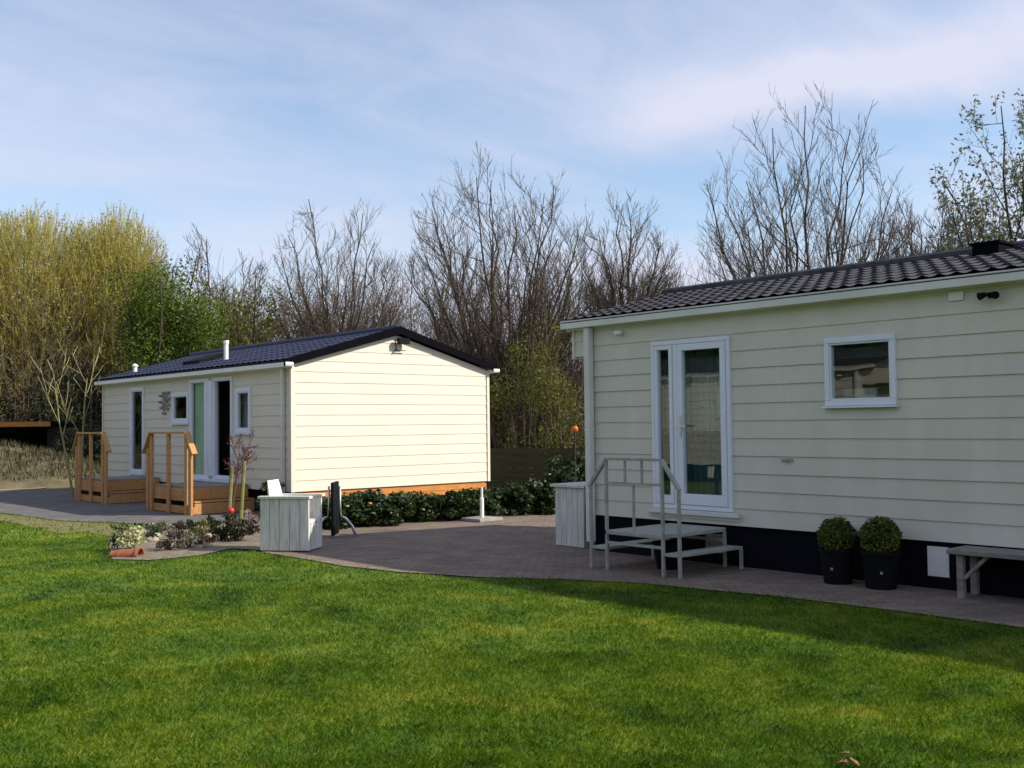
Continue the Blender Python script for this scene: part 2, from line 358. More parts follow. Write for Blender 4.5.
# paving of small blocks
def paving_material(name, c1, c2, mortar):
    m_ = bpy.data.materials.new(name); m_.use_nodes = True
    t = m_.node_tree; b = t.nodes['Principled BSDF']; lk = t.links.new; b.inputs['Roughness'].default_value = 0.9; b.inputs['Specular IOR Level'].default_value = 0.2
    c = N('ShaderNodeTexCoord', t); mp_ = N('ShaderNodeMapping', t); lk(c.outputs['Object'], mp_.inputs[0]); mp_.inputs['Rotation'].default_value = (0, 0, math.radians(45))
    br = N('ShaderNodeTexBrick', t); br.inputs['Scale'].default_value = 1.0; br.inputs['Brick Width'].default_value = 0.21; br.inputs['Row Height'].default_value = 0.105; br.inputs['Mortar Size'].default_value = 0.006
    br.inputs['Color1'].default_value = (*c1, 1); br.inputs['Color2'].default_value = (*c2, 1); br.inputs['Mortar'].default_value = (*mortar, 1)
    lk(mp_.outputs[0], br.inputs[0])
    n_ = N('ShaderNodeTexNoise', t); n_.inputs['Scale'].default_value = 1.6; n_.inputs['Detail'].default_value = 8; n_.inputs['Roughness'].default_value = 0.7; lk(c.outputs['Object'], n_.inputs[0])
    mr = N('ShaderNodeMapRange', t); mr.inputs[1].default_value = 0.3; mr.inputs[2].default_value = 0.7; mr.inputs[3].default_value = 0.72; mr.inputs[4].default_value = 1.25; lk(n_.outputs[0], mr.inputs[0])
    vm = N('ShaderNodeVectorMath', t, operation='SCALE'); lk(br.outputs[0], vm.inputs[0]); lk(mr.outputs[0], vm.inputs['Scale']); lk(vm.outputs[0], b.inputs['Base Color'])
    bp = N('ShaderNodeBump', t); bp.inputs['Strength'].default_value = 0.6; bp.inputs['Distance'].default_value = 0.004; bp.invert = True
    lk(br.outputs[1], bp.inputs['Height']); lk(bp.outputs[0], b.inputs['Normal'])
    return m_
pav = paving_material('block_paving', (0.225, 0.168, 0.132), (0.165, 0.127, 0.104), (0.115, 0.09, 0.072))
PAV = EDGE + [tuple(gnd(262, 551)[:2]), (7.6, 13.3), (8.6, 14.2), (9.4, 15.4), (14.5, 15.6), (16.5, 12.0), (15.0, -2.5)]
poly_sheet('paving', PAV, 0.004, pav)
off = []
for i_, p_ in enumerate(EDGE):
    a = Vector(EDGE[max(0, i_-1)]); b = Vector(EDGE[min(len(EDGE)-1, i_+1)]); d_ = (b-a).normalized(); off.append((p_[0]+d_.y*0.11, p_[1]-d_.x*0.11))
mb = MB()
for (x0, y0), (x1, y1), (x2, y2), (x3, y3) in zip(EDGE[:-1], EDGE[1:], off[1:], off[:-1]): mb.add([(x0, y0, 0.012), (x1, y1, 0.012), (x2, y2, 0.012), (x3, y3, 0.012)], [(0, 1, 2, 3)])
o = mb.build('paving_edge', paving_material('edge_blocks', (0.25, 0.20, 0.15), (0.19, 0.155, 0.12), (0.10, 0.085, 0.06))); o['kind'] = 'structure'
if o.data.polygons[0].normal.z < 0: o.data.flip_normals()
pth = paving_material('grey_paving', (0.165, 0.148, 0.142), (0.135, 0.125, 0.122), (0.09, 0.085, 0.08))
PATH = [tuple(gnd(*p)[:2]) for p in path_px[::-1]] + [tuple(gnd(*p)[:2]) for p in [(200, 523), (248, 521)]] + [(9.75, 18.2), (9.75, 29), (8.6, 31), (7.2, 33)]
poly_sheet('path', PATH, 0.008, pth)
sand = mat('sand', (0.42, 0.33, 0.20), 0.95, 0.25, 3.0, 0.5, 20, col2=(0.30, 0.25, 0.14))
bedm = mat('bed_gravel', (0.11, 0.085, 0.058), 0.95, 0.4, 9.0, 0.9, 40, col2=(0.27, 0.225, 0.165))
BED = [tuple(gnd(*p)[:2]) for p in bed_px] + [tuple(gnd(*p)[:2]) for p in [(200, 523), (250, 521), (262, 540)]] + [(8.6, 14.2), (7.6, 13.3)] 
BED = [tuple(gnd(*p)[:2]) for p in bed_px[:-1]] + [tuple(gnd(*p)[:2]) for p in [(140, 526), (200, 524), (250, 522.5)]] + [(9.3, 16.6), (8.6, 14.2), (7.6, 13.3), tuple(gnd(262, 551)[:2])]
poly_sheet('planting_bed', BED, 0.012, bedm)
# worn sandy edge along the path and the rough mound behind it
poly_sheet('sandy_edge', SANDY, 0.006, mat('worn_sandy_turf', (0.20, 0.16, 0.07), 0.95, 0.3, 3.0, 0.5, 20, col2=(0.12, 0.13, 0.03)))
mb = MB(); nx_, ny_ = 60, 40
for j in range(ny_+1):
    for i in range(nx_+1):
        u, v = i/nx_, j/ny_
        x = -2+u*14.5; y = 30.5+v*7.0
        h = 0.95*max(0, math.sin(PI*min(1, v*1.15)))**0.7*max(0, 1-max(0, (u-0.80)/0.20)**2)*(0.55+0.45*min(1, u*1.6))
        h *= 1+0.35*mnoise.noise((x*0.5, y*0.5, 0)); h += 0.10*mnoise.noise((x*2.1, y*2.1, 3)) if h > 0.02 else 0
        mb.v.append((x, y, h-0.01))
for j in range(ny_):
    for i in range(nx_):
        a = j*(nx_+1)+i; mb.f.append((a, a+1, a+nx_+2, a+nx_+1))
mound = mat('mound_dry_grass', (0.065, 0.058, 0.030), 0.95, 0.4, 2.2, 0.9, 9, col2=(0.15, 0.125, 0.072))
o = mb.build('earth_mound', mound, smooth=True); o['kind'] = 'structure'
poly_sheet('sand_strip', [(3.0, 31.3), (7.2, 28.6), (9.4, 30.2), (12, 33), (6, 34)], 0.014, sand)

# ------------------------------------------------------------------ mobile homes
def spans(lo, hi, cuts):
    r = [(lo, hi)]
    for a, b in cuts:
        n_ = []
        for p, q in r:
            if b <= p or a >= q: n_.append((p, q)); continue
            if a > p: n_.append((p, a))
            if b < q: n_.append((b, q))
        r = n_
    return [s for s in r if s[1]-s[0] > 0.004]
def siding_x(mb, xw, y0, y1, z0, z1, opens, pitch, lip=0.014):
    """lapped boards on a wall x = xw that faces -x; opens = (ya,yb,za,zb)"""
    z = z0
    while z < z1-0.01:
        zt = min(z+pitch, z1)
        zb = sorted({z, zt, *[o_[k] for o_ in opens for k in (2, 3) if z < o_[k] < zt]})
        for a, b in zip(zb[:-1], zb[1:]):
            cuts = [(o_[0], o_[1]) for o_ in opens if o_[2] < (a+b)/2 < o_[3]]
            fa = (a-z)/pitch; fb = (b-z)/pitch
            jit = 0.0022*math.sin(z*91.7+xw*13)
            xa, xb = xw-lip*(1-fa)-0.003+jit, xw-lip*(1-fb)-0.003+jit
            for p, q in spans(y0, y1, cuts):
                mb.hexa([(xa, p, a), (xw+0.02, p, a), (xw+0.02, q, a), (xa, q, a), (xb, p, b), (xw+0.02, p, b), (xw+0.02, q, b), (xb, q, b)])
        z = zt
def shell_x(mb, xa, xb, y0, y1, z0, z1, opens):
    zb = sorted({z0, z1, *[o_[k] for o_ in opens for k in (2, 3)]})
    for a, b in zip(zb[:-1], zb[1:]):
        cuts = [(o_[0], o_[1]) for o_ in opens if o_[2] < (a+b)/2 < o_[3]]
        for p, q in spans(y0, y1, cuts): mb.box((xa, p, a), (xb, q, b))
def siding_y(mb, yw, x0, x1, z0, ze, zr, pitch, face=-1):
    """lapped gable boards on a wall y = yw facing -y (face=-1) or +y (face=1), under a roof from eave ze to ridge zr"""
    xm = (x0+x1)/2; sl = (xm-x0)/(zr-ze)
    def lim(z): d = max(0, z-ze)*sl; return x0+d, x1-d
    z = z0
    while z < zr-0.03:
        zt = min(z+pitch, zr-0.005)
        ks = [z, zt] if not (z < ze < zt) else [z, ze, zt]
        for a, b in zip(ks[:-1], ks[1:]):
            fa = (a-z)/pitch; fb = (b-z)/pitch
            ya, yb = yw+face*(0.009*(1-fa)+0.003), yw+face*(0.009*(1-fb)+0.003)
            (l0, r0), (l1, r1) = lim(a), lim(b); yi = yw-face*0.02
            mb.hexa([(l0, ya, a), (r0, ya, a), (r0, yi, a), (l0, yi, a), (l1, yb, b), (r1, yb, b), (r1, yi, b), (l1, yi, b)])
        z = zt
def tiled_roof(xe, ze, xr, zr, y0, y1, dy, row, amp, pitch, stp=0.034):
    """both slopes of pressed roof tiles"""
    mb = MB()
    for sgn in (1, -1):
        ex = xe if sgn > 0 else 2*xr-xe
        dx, dz = xr-ex, zr-ze; Ls = math.hypot(dx, dz); ux, uz = dx/Ls, dz/Ls; nx, nz = -uz*sgn, ux*sgn
        ny = int((y1-y0)/dy); ss = []
        s_ = 0.0; k = 0
        nrow = max(1, round(Ls/row)); rw = Ls/nrow
        for k in range(nrow):
            for q in (0.0, 0.3, 0.65, 0.98): ss.append(((k+q)*rw, stp*(1-q)))
        ss.append((Ls, 0.0)); o = len(mb.v)
        for s_, hh in ss:
            for i in range(ny+1):
                y = y0+(y1-y0)*i/ny; ph = (y/pitch) % 1.0
                w = amp*(0.5-0.5*math.cos(2*PI*ph))**1.5
                h = hh+w; mb.v.append((ex+ux*s_+nx*h, y, ze+uz*s_+nz*h))
        for r_ in range(len(ss)-1):
            for i in range(ny):
                a = o+r_*(ny+1)+i; q = (a, a+1, a+ny+2, a+ny+1); mb.f.append(q[::-1] if sgn > 0 else q)
        # front lip and underlay
        t0 = Vector((ex, 0, ze)); t1 = Vector((xr, 0, zr)); nn = Vector((nx, 0, nz))
        a, b = t0-nn*0.02, t1-nn*0.02; c, d = t0+nn*0.0, t1+nn*0.0
        P = [(a.x, y0, a.z), (b.x, y0, b.z), (b.x, y1, b.z), (a.x, y1, a.z), (c.x, y0, c.z), (d.x, y0, d.z), (d.x, y1, d.z), (c.x, y1, c.z)]
        mb.hexa(P)
    mb.tube([(xr, y0-0.01, zr+0.02), (xr, y1+0.01, zr+0.02)], 0.075, 10)
    return mb
def frame_x(root, name, xw, ya, yb, za, zb, fw=0.07, label=None, proud=0.045, depth=0.09):
    """casement frame in a wall facing -x; returns the frame object, ring only"""
    mb = MB(); a, b = xw-proud, xw-proud+depth
    mb.box((a, ya, za), (b, yb, za+fw)); mb.box((a, ya, zb-fw), (b, yb, zb)); mb.box((a, ya, za+fw), (b, ya+fw, zb-fw)); mb.box((a, yb-fw, za+fw), (b, yb, zb-fw))
    # inner sash bead
    q = fw+0.018
    mb.box((a+0.012, ya+fw, za+fw), (b-0.01, yb-fw, za+q)); mb.box((a+0.012, ya+fw, zb-q), (b-0.01, yb-fw, zb-fw))
    mb.box((a+0.012, ya+fw, za+q), (b-0.01, ya+q, zb-q)); mb.box((a+0.012, yb-q, za+q), (b-0.01, yb-fw, zb-q))
    o = mb.build(name, 'upvc', root, bevel=0.006)
    return o
def pane_x(par, xw, ya, yb, za, zb):
    return MB().box((xw-0.012, ya, za), (xw-0.004, yb, zb)).build('pane', 'glass', par)
def curtain_x(par, name, xw, ya, yb, za, zb, material, amp=0.02, wl=0.09):
    mb = MB(); n = max(6, int((yb-ya)/0.012))
    for i in range(n+1):
        y = ya+(yb-ya)*i/n; dx = amp*math.sin(2*PI*y/wl)+0.4*amp*math.sin(2*PI*y/wl/0.37)
        for t, z in ((0, za), (0, zb), (0.004, zb), (0.004, za)): mb.v.append((xw+dx+t, y, z))
    for i in range(n):
        for k in range(4):
            k2 = (k+1) % 4; mb.f.append((4*i+k, 4*i+k2, 4*i+4+k2, 4*i+4+k))
    return mb.build(name, material, par, smooth=False)

def home_shell(root, xw, wd, y0, y1, z0, ze, zr, opens, cladmat, pitch):
    x1 = xw+wd
    w = MB(); siding_x(w, xw, y0, y1, z0, ze, opens, pitch)
    siding_y(w, y0, xw, x1, z0, ze, zr, pitch, -1); siding_y(w, y1, xw, x1, z0, ze, zr, pitch, 1)
    w.box((x1-0.03, y0, z0), (x1, y1, ze))
    # corner trims
    for yy in (y0, y1):
        s = -1 if yy == y0 else 1
        w.box((xw-0.034, yy-0.04*(s > 0)-0.028*(s < 0), z0-0.004), (xw+0.045, yy+0.04*(s < 0)+0.028*(s > 0), ze-0.002))
        w.box((x1-0.045, yy-0.04*(s > 0)-0.028*(s < 0), z0-0.004), (x1+0.02, yy+0.04*(s < 0)+0.028*(s > 0), ze-0.002))
    w.build('wall', cladmat, root)
    s = MB(); shell_x(s, xw+0.021, xw+0.10, y0+0.022, y1-0.022, z0+0.01, ze, opens)
    s.box((xw+0.10, y0+0.03, z0+0.01), (x1-0.04, y1-0.03, z0+0.09)); s.box((xw+0.101, y0+0.03, ze-0.10), (x1-0.04, y1-0.03, ze-0.04))
    s.box((xw+2.2, y0+0.05, z0+0.09), (xw+2.25, y1-0.05, ze-0.10))
    s.build('lining', 'lining', root)

# ---- the near home
XA, YA0, YA1, WA = 9.58, -1.6, 9.42, 3.8
ZBA, ZEA = 0.455, 2.80
XRA = XA+WA/2
ZRA = 3.40
A = thing('mobile_home', 'nearer cream clad mobile home with charcoal tiled roof, right of the lawn', 'mobile home', (XA, 4.0, 0))
DA = (7.20, 8.35, 0.60, 2.56); WAo = (5.23, 6.01, 1.75, 2.44)
home_shell(A, XA, WA, YA0, YA1, ZBA, ZEA, ZRA-0.10, [DA, WAo], 'clad_a', 0.193)
MB().box((XA+0.035, YA0+0.03, 0.004), (XA+WA-0.05, YA1-0.03, ZBA+0.03)).build('skirting', 'skirt', A)
rf = tiled_roof(XA-0.16, 2.905, XRA, ZRA, YA0-0.1, 9.76, 0.028, 0.30, 0.022, 0.165, 0.026).build('roof', 'tile_a', A)
mb = MB(); p = onx(985, 250, XRA-0.25)
mb.box((XRA-0.42, p.y-0.22, 3.26), (XRA-0.10, p.y+0.06, 3.44)); mb.box((XRA-0.44, p.y-0.24, 3.44), (XRA-0.08, p.y+0.08, 3.465)); mb.build('roof_vent', 'barge', rf)
# box gutter with a rolled lip, fascia behind
mb = MB(); mb.box((XA-0.155, YA0-0.1, 2.815), (XA-0.145, 9.77, 2.905)); mb.box((XA-0.145, YA0-0.1, 2.815), (XA-0.03, 9.77, 2.825)); mb.box((XA-0.03, YA0-0.1, 2.801), (XA+0.005, 9.76, 2.90))
mb.tube([(XA-0.152, YA0-0.1, 2.905), (XA-0.152, 9.77, 2.905)], 0.011, 8); mb.box((XA-0.15, 9.77, 2.812), (XA-0.02, 9.778, 2.90)); mb.build('gutter', 'gutter', A)
for nm, lo, hi in (('roof_overhang', 0, 0),):
    mb = MB(); siding_x(mb, XA+0.02, YA1+0.03, 9.69, 2.46, 2.80, [], 0.193); mb.box((XA+0.041, YA1+0.03, 2.44), (XA+WA-0.04, 9.69, 2.80)); mb.box((XA-0.01, 9.67, 2.43), (XA+0.06, 9.71, 2.80)); mb.build('roof_overhang', 'clad_a', A)
mb = MB(); mb.box((XA-0.118, 9.31, 0.12), (XA-0.028, 9.40, 2.812)); mb.box((XA-0.122, 9.305, 1.50), (XA-0.026, 9.405, 1.53)); mb.box((XA-0.122, 9.305, 0.72), (XA-0.026, 9.405, 0.75)); mb.build('downpipe', 'gutter', A, bevel=0.012)
# glazed double door
ya, yb, za, zb = DA
dr = frame_x(A, 'door', XA, ya, yb, za, zb, 0.05)
mb = MB(); xm_ = 7.985; mb.box((XA-0.043, xm_-0.03, za+0.05), (XA+0.04, xm_+0.03, zb-0.05)); mb.build('mullion', 'upvc', dr, bevel=0.006)
for nm, p, q in (('narrow', xm_+0.03, yb-0.05), ('wide', ya+0.05, xm_-0.03)):
    f = 0.075 if nm == 'wide' else 0.05
    mb = MB(); a, b = XA-0.052, XA+0.02; z0_, z1_ = za+0.055, zb-0.055; p2, q2 = p+0.006, q-0.006
    mb.box((a, p2, z0_), (b, q2, z0_+f+0.05)); mb.box((a, p2, z1_-f), (b, q2, z1_)); mb.box((a, p2, z0_+f+0.05), (b, p2+f, z1_-f)); mb.box((a, q2-f, z0_+f+0.05), (b, q2, z1_-f))
    mb.build('leaf_frame', 'upvc', dr, bevel=0.006)
    pane_x(dr, XA, p2+f-0.004, q2-f+0.004, z0_+f+0.046, z1_-f+0.004)
mb = MB(); hy = 7.90; mb.box((XA-0.060, hy-0.014, 1.42), (XA-0.053, hy+0.014, 1.68)); mb.bar((XA-0.095, hy+0.01, 1.56), (XA-0.095, hy-0.11, 1.56), 0.016, 0.022); mb.bar((XA-0.06, hy, 1.56), (XA-0.095, hy, 1.56), 0.016, 0.016); mb.box((XA-0.068, hy-0.008, 1.46), (XA-0.060, hy+0.008, 1.49)); mb.build('handle', 'alu', dr)
curtain_x(A, 'curtain', XA+0.16, 7.20, 8.36, 1.50, 2.14, 'sheer', 0.016, 0.10)
curtain_x(A, 'curtain', XA+0.155, 7.20, 8.36, 2.142, 2.58, 'teal', 0.016, 0.08)
curtain_x(A, 'curtain', XA+0.155, 7.20, 8.36, 0.58, 1.498, 'teal', 0.016, 0.10)
mb = MB(); mb.box((XA-0.085, 7.10, 0.545), (XA-0.024, 8.42, 0.595)); mb.box((XA-0.03, 7.10, 0.50), (XA-0.024, 8.42, 0.545)); mb.build('door_sill', 'gutter', A, bevel=0.006)
wn = frame_x(A, 'window', XA, *WAo[:2], *WAo[2:], fw=0.055)
pane_x(wn, XA, WAo[0]+0.07, WAo[1]-0.07, WAo[2]+0.07, WAo[3]-0.07)
mb = MB(); mb.box((XA-0.075, WAo[0]-0.02, WAo[2]-0.022), (XA-0.02, WAo[1]+0.02, WAo[2]-0.002)); mb.build('window_sill', 'upvc', wn)
MB().box((XA+0.25, 5.60, 1.70), (XA+0.30, 5.97, 1.93)).build('reflection_panel', 'sheer', A)  # added pale panel imitating a white home's reflection low in the pane
MB().box((XA+0.20, 5.20, 2.24), (XA+0.21, 6.05, 2.46)).build('pelmet_blind', 'teal', A)
mb = MB(); y_ = onx(957, 293, XA).y; mb.box((XA-0.03, y_-0.07, 2.70), (XA-0.012, y_+0.07, 2.785)); mb.build('air_vent', 'white', A, bevel=0.004)
mb = MB(); y_ = onx(993, 295, XA).y
mb.box((XA-0.045, y_-0.03, 2.695), (XA-0.014, y_+0.03, 2.745)); mb.tube([(XA-0.045, y_, 2.72), (XA-0.085, y_+0.03, 2.725)], 0.012, 8)
for s_ in (-0.075, 0.075): mb.tube([(XA-0.07, y_+s_*0.45, 2.725), (XA-0.12, y_+s_, 2.705)], [0.022, 0.036], 12)
mb.build('spotlight', 'black', A)
mb = MB(); q = onx(622, 333, XA); mb.tube([(XA-0.012, q.y, q.z), (XA-0.035, q.y, q.z)], 0.035, 12); mb.box((XA-0.10, q.y-0.05, q.z-0.02), (XA-0.03, q.y+0.05, q.z+0.02)); mb.build('wall_lamp', 'white', A, bevel=0.006)
mb = MB(); q = onx(788, 460, XA); mb.box((XA-0.028, q.y-0.07, q.z-0.015), (XA-0.014, q.y+0.07, q.z+0.015)); mb.tube([(XA-0.02, q.y, q.z), (XA-0.05, q.y, q.z)], 0.012, 8); mb.build('wall_bracket', 'galv', A)
q0, q1 = onx(926, 546, XA), onx(948, 578, XA)
mb = MB(); mb.box((XA+0.022, q1.y, q1.z), (XA+0.0345, q0.y, q0.z)); mb.box((XA+0.018, q1.y+0.02, q1.z+0.02), (XA+0.022, q0.y-0.02, q0.z-0.02)); mb.build('access_hatch', 'white', A)
MB().box((XA+0.012, 7.40, 0.13), (XA+0.034, 7.62, 0.34)).build('skirting_vent', 'concrete', A)
for y_ in np.arange(YA0+0.3, YA1, 1.8): MB().box((XA+0.028, y_-0.02, 0.005), (XA+0.0345, y_+0.02, ZBA-0.005)).build('skirting_batten', 'skirt', A)

# ---- the far home
XB, YB0, YB1, WB = 9.68, 17.10, 26.37, 4.66
ZBB, ZEB = 0.42, 2.74
XRB = XB+WB/2; ZRB = 3.50
B = thing('mobile_home', 'farther pale mobile home with navy roof, sunlit windowless gable end and two timber step units', 'mobile home', (XB, 21.0, 0))
def opn(px0, py0, px1, py1):
    a = onx(px0, py0, XB); b = onx(px1, py1, XB); return (b.y, a.y, b.z, a.z)
W1 = opn(131.5, 388, 145, 474); W2 = opn(173, 393, 190, 423); W3 = opn(236.5, 388.5, 252, 433)
D1 = opn(191, 380, 210.5, 479); D2 = opn(214.5, 378, 233.5, 480)
ob = [W1, W2, W3, D1, D2]
home_shell(B, XB, WB, YB0, YB1, ZBB, ZEB, ZRB-0.12, ob, 'clad_b', 0.20)
mb = MB(); mb.box((XB+0.05, YB0+0.055, 0.0), (XB+WB-0.06, YB1-0.05, ZBB+0.03)); mb.build('skirting', 'skirt', B)
mb = MB()
for k in range(3): mb.box((XB+0.02, YB0+0.022, 0.02+k*0.132), (XB+WB-0.05, YB0+0.05, 0.145+k*0.132))
mb.build('skirting_board', 'orange', B)
rfb = tiled_roof(XB-0.20, ZEB+0.07, XRB, ZRB, YB0-0.10, YB1+0.10, 0.045, 0.36, 0.020, 0.22, 0.020).build('roof', 'tile_b', B)
for s_ in (0, 1):
    for yy in (YB0-0.10, YB1+0.10):
        e0 = XB-0.22 if s_ == 0 else XB+WB+0.22
        y_a, y_b = (yy-0.035, yy-0.001) if yy < 20 else (yy+0.001, yy+0.035)
        P = [(e0, ZEB-0.04), (XRB, ZRB-0.10), (XRB, ZRB+0.055), (e0, ZEB+0.09)]
        vs = [(x, y_a, z) for x, z in P]+[(x, y_b, z) for x, z in P]
        MB().add(vs, [(0,1,2,3), (7,6,5,4), (0,4,5,1), (1,5,6,2), (2,6,7,3), (3,7,4,0)]).build('barge_board', 'barge', rfb)
mb = MB(); q = onx(223, 357, XB+0.55); mb.tube([(XB+0.62, q.y, ZEB+0.1), (XB+0.62, q.y, ZEB+0.72)], 0.05, 14); mb.tube([(XB+0.62, q.y, ZEB+0.66), (XB+0.62, q.y, ZEB+0.73)], 0.062, 14); mb.build('flue_pipe', 'white', rfb, smooth=False)
mb = MB(); q = onx(204, 357, XB+0.9); zc = ZEB+0.07+(0.9+0.2)*(ZRB-ZEB-0.07)/(WB/2+0.2)
mb.hexa([(XB+0.55, q.y-0.5, zc-0.07), (XB+1.25, q.y-0.5, zc+0.15), (XB+1.25, q.y+0.35, zc+0.15), (XB+0.55, q.y+0.35, zc-0.07), (XB+0.55, q.y-0.5, zc+0.0), (XB+1.25, q.y-0.5, zc+0.215), (XB+1.25, q.y+0.35, zc+0.215), (XB+0.55, q.y+0.35, zc+0.0)]); mb.build('roof_light', 'black', rfb)
mb = MB(); q = onx(135, 369, XB+0.4); mb.tube([(XB+0.4, q.y, ZEB+0.15), (XB+0.4, q.y, ZEB+0.38)], 0.05, 12); mb.lathe((XB+0.4, q.y, ZEB+0.38), [(0.075, 0), (0.075, 0.03), (0.02, 0.07)], 12); mb.build('roof_cowl', 'white', rfb)
mb = MB()
for xx, s_ in ((XB-0.20, 1), (XB+WB+0.20, -1)):
    a, b = (xx-0.01, xx) if s_ > 0 else (xx, xx+0.01)
    mb.box((a, YB0-0.11, ZEB-0.045), (b, YB1+0.11, ZEB+0.035)); lo, hi = sorted((xx, xx+s_*0.16)); mb.box((lo, YB0-0.11, ZEB-0.045), (hi, YB1+0.11, ZEB-0.03))
    lo, hi = sorted((xx+s_*0.16, xx+s_*0.19)); mb.box((lo, YB0-0.09, ZEB-0.06), (hi, YB1+0.09, ZEB+0.05))
    mb.tube([(xx-s_*0.005, YB0-0.115, ZEB+0.0), (xx+s_*0.15, YB0-0.115, ZEB+0.0)], 0.045, 8)
mb.build('gutter', 'white', B)
mb = MB(); mb.box((XB-0.10, 17.30, 0.05), (XB-0.03, 17.37, ZEB-0.04)); mb.build('downpipe', 'gutter', B, bevel=0.01)
mb = MB(); mb.box((XRB-0.06, YB0-0.17, 3.205), (XRB+0.20, YB0-0.10, 3.32)); mb.bar((XRB-0.09, YB0-0.07, 3.28), (XRB-0.06, YB0-0.07, 3.08), 0.014, 0.014); mb.bar((XRB-0.06, YB0-0.07, 3.08), (XRB+0.16, YB0-0.07, 3.08), 0.014, 0.014); mb.box((XRB-0.07, YB0-0.09, 3.07), (XRB-0.04, YB0-0.02, 3.10)); mb.build('gable_lamp', 'black', B)
for o_ in (W1, W2, W3):
    wn = frame_x(B, 'window', XB, *o_, fw=0.085)
    pane_x(wn, XB, o_[0]+0.10, o_[1]-0.10, o_[2]+0.10, o_[3]-0.10)
    mb = MB(); mb.box((XB-0.08, o_[0]-0.02, o_[2]-0.03), (XB-0.02, o_[1]+0.02, o_[2]-0.003)); mb.build('window_sill', 'upvc', wn)
MB().box((XB+0.14, W1[0]-0.02, W1[2]), (XB+0.15, W1[1]+0.02, W1[3])).build('blind', 'dark', B)
MB().box((XB+0.14, W3[0]-0.02, W3[2]), (XB+0.15, W3[1]+0.02, W3[3])).build('blind', 'lining', B)
dr = frame_x(B, 'door', XB, *D1, fw=0.06); dr['label'] = 'glazed door leaf with a pale green blind'
pane_x(dr, XB, D1[0]+0.07, D1[1]-0.07, D1[2]+0.07, D1[3]-0.07)
mb = MB(); mb.box((XB-0.05, D1[0]+0.06, D1[2]+0.06), (XB+0.02, D1[0]+0.20, D1[3]-0.06)); mb.build('stile', 'upvc', dr)
MB().box((XB+0.06, D1[0]+0.07, D1[2]+0.07), (XB+0.07, D1[1]-0.02, D1[3]-0.07)).build('green_blind', 'green', dr)
df = frame_x(B, 'doorway_frame', XB, *D2, fw=0.06)
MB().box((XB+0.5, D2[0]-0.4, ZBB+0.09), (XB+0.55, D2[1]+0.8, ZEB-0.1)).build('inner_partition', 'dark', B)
# the open leaf, hinged at the far jamb and swung into the room
mb = MB(); mb.box((XB-0.075, D2[1]-0.01, D2[2]+0.06), (XB-0.040, D2[1]+0.16, D2[3]-0.05)); mb.build('open_leaf', 'upvc', B, bevel=0.006)
mb = MB(); mb.box((XB-0.14, D2[0]-0.1, D2[2]-0.05), (XB-0.024, D1[1]+0.05, D2[2]-0.004)); mb.build('door_sill', 'upvc', B)
# wall ornament
q = onx(167, 402, XB); mb = MB()
rr = random.Random(3)
for k in range(9):
    a = k*2*PI/9; r_ = 0.13+0.08*rr.random(); mb.bar((XB-0.04, q.y, q.z), (XB-0.05, q.y+1.6*r_*math.cos(a), q.z+1.3*r_*math.sin(a)), 0.03, 0.012)
    mb.lathe((XB-0.055, q.y+1.6*r_*math.cos(a), q.z+1.3*r_*math.sin(a)-0.03), [(0.02, 0), (0.055, 0.02), (0.05, 0.05), (0.02, 0.06)], 8)
tag(mb.build('wall_ornament', 'concrete'), 'grey branching ornament hung on the wall left of the small square window', 'ornament')

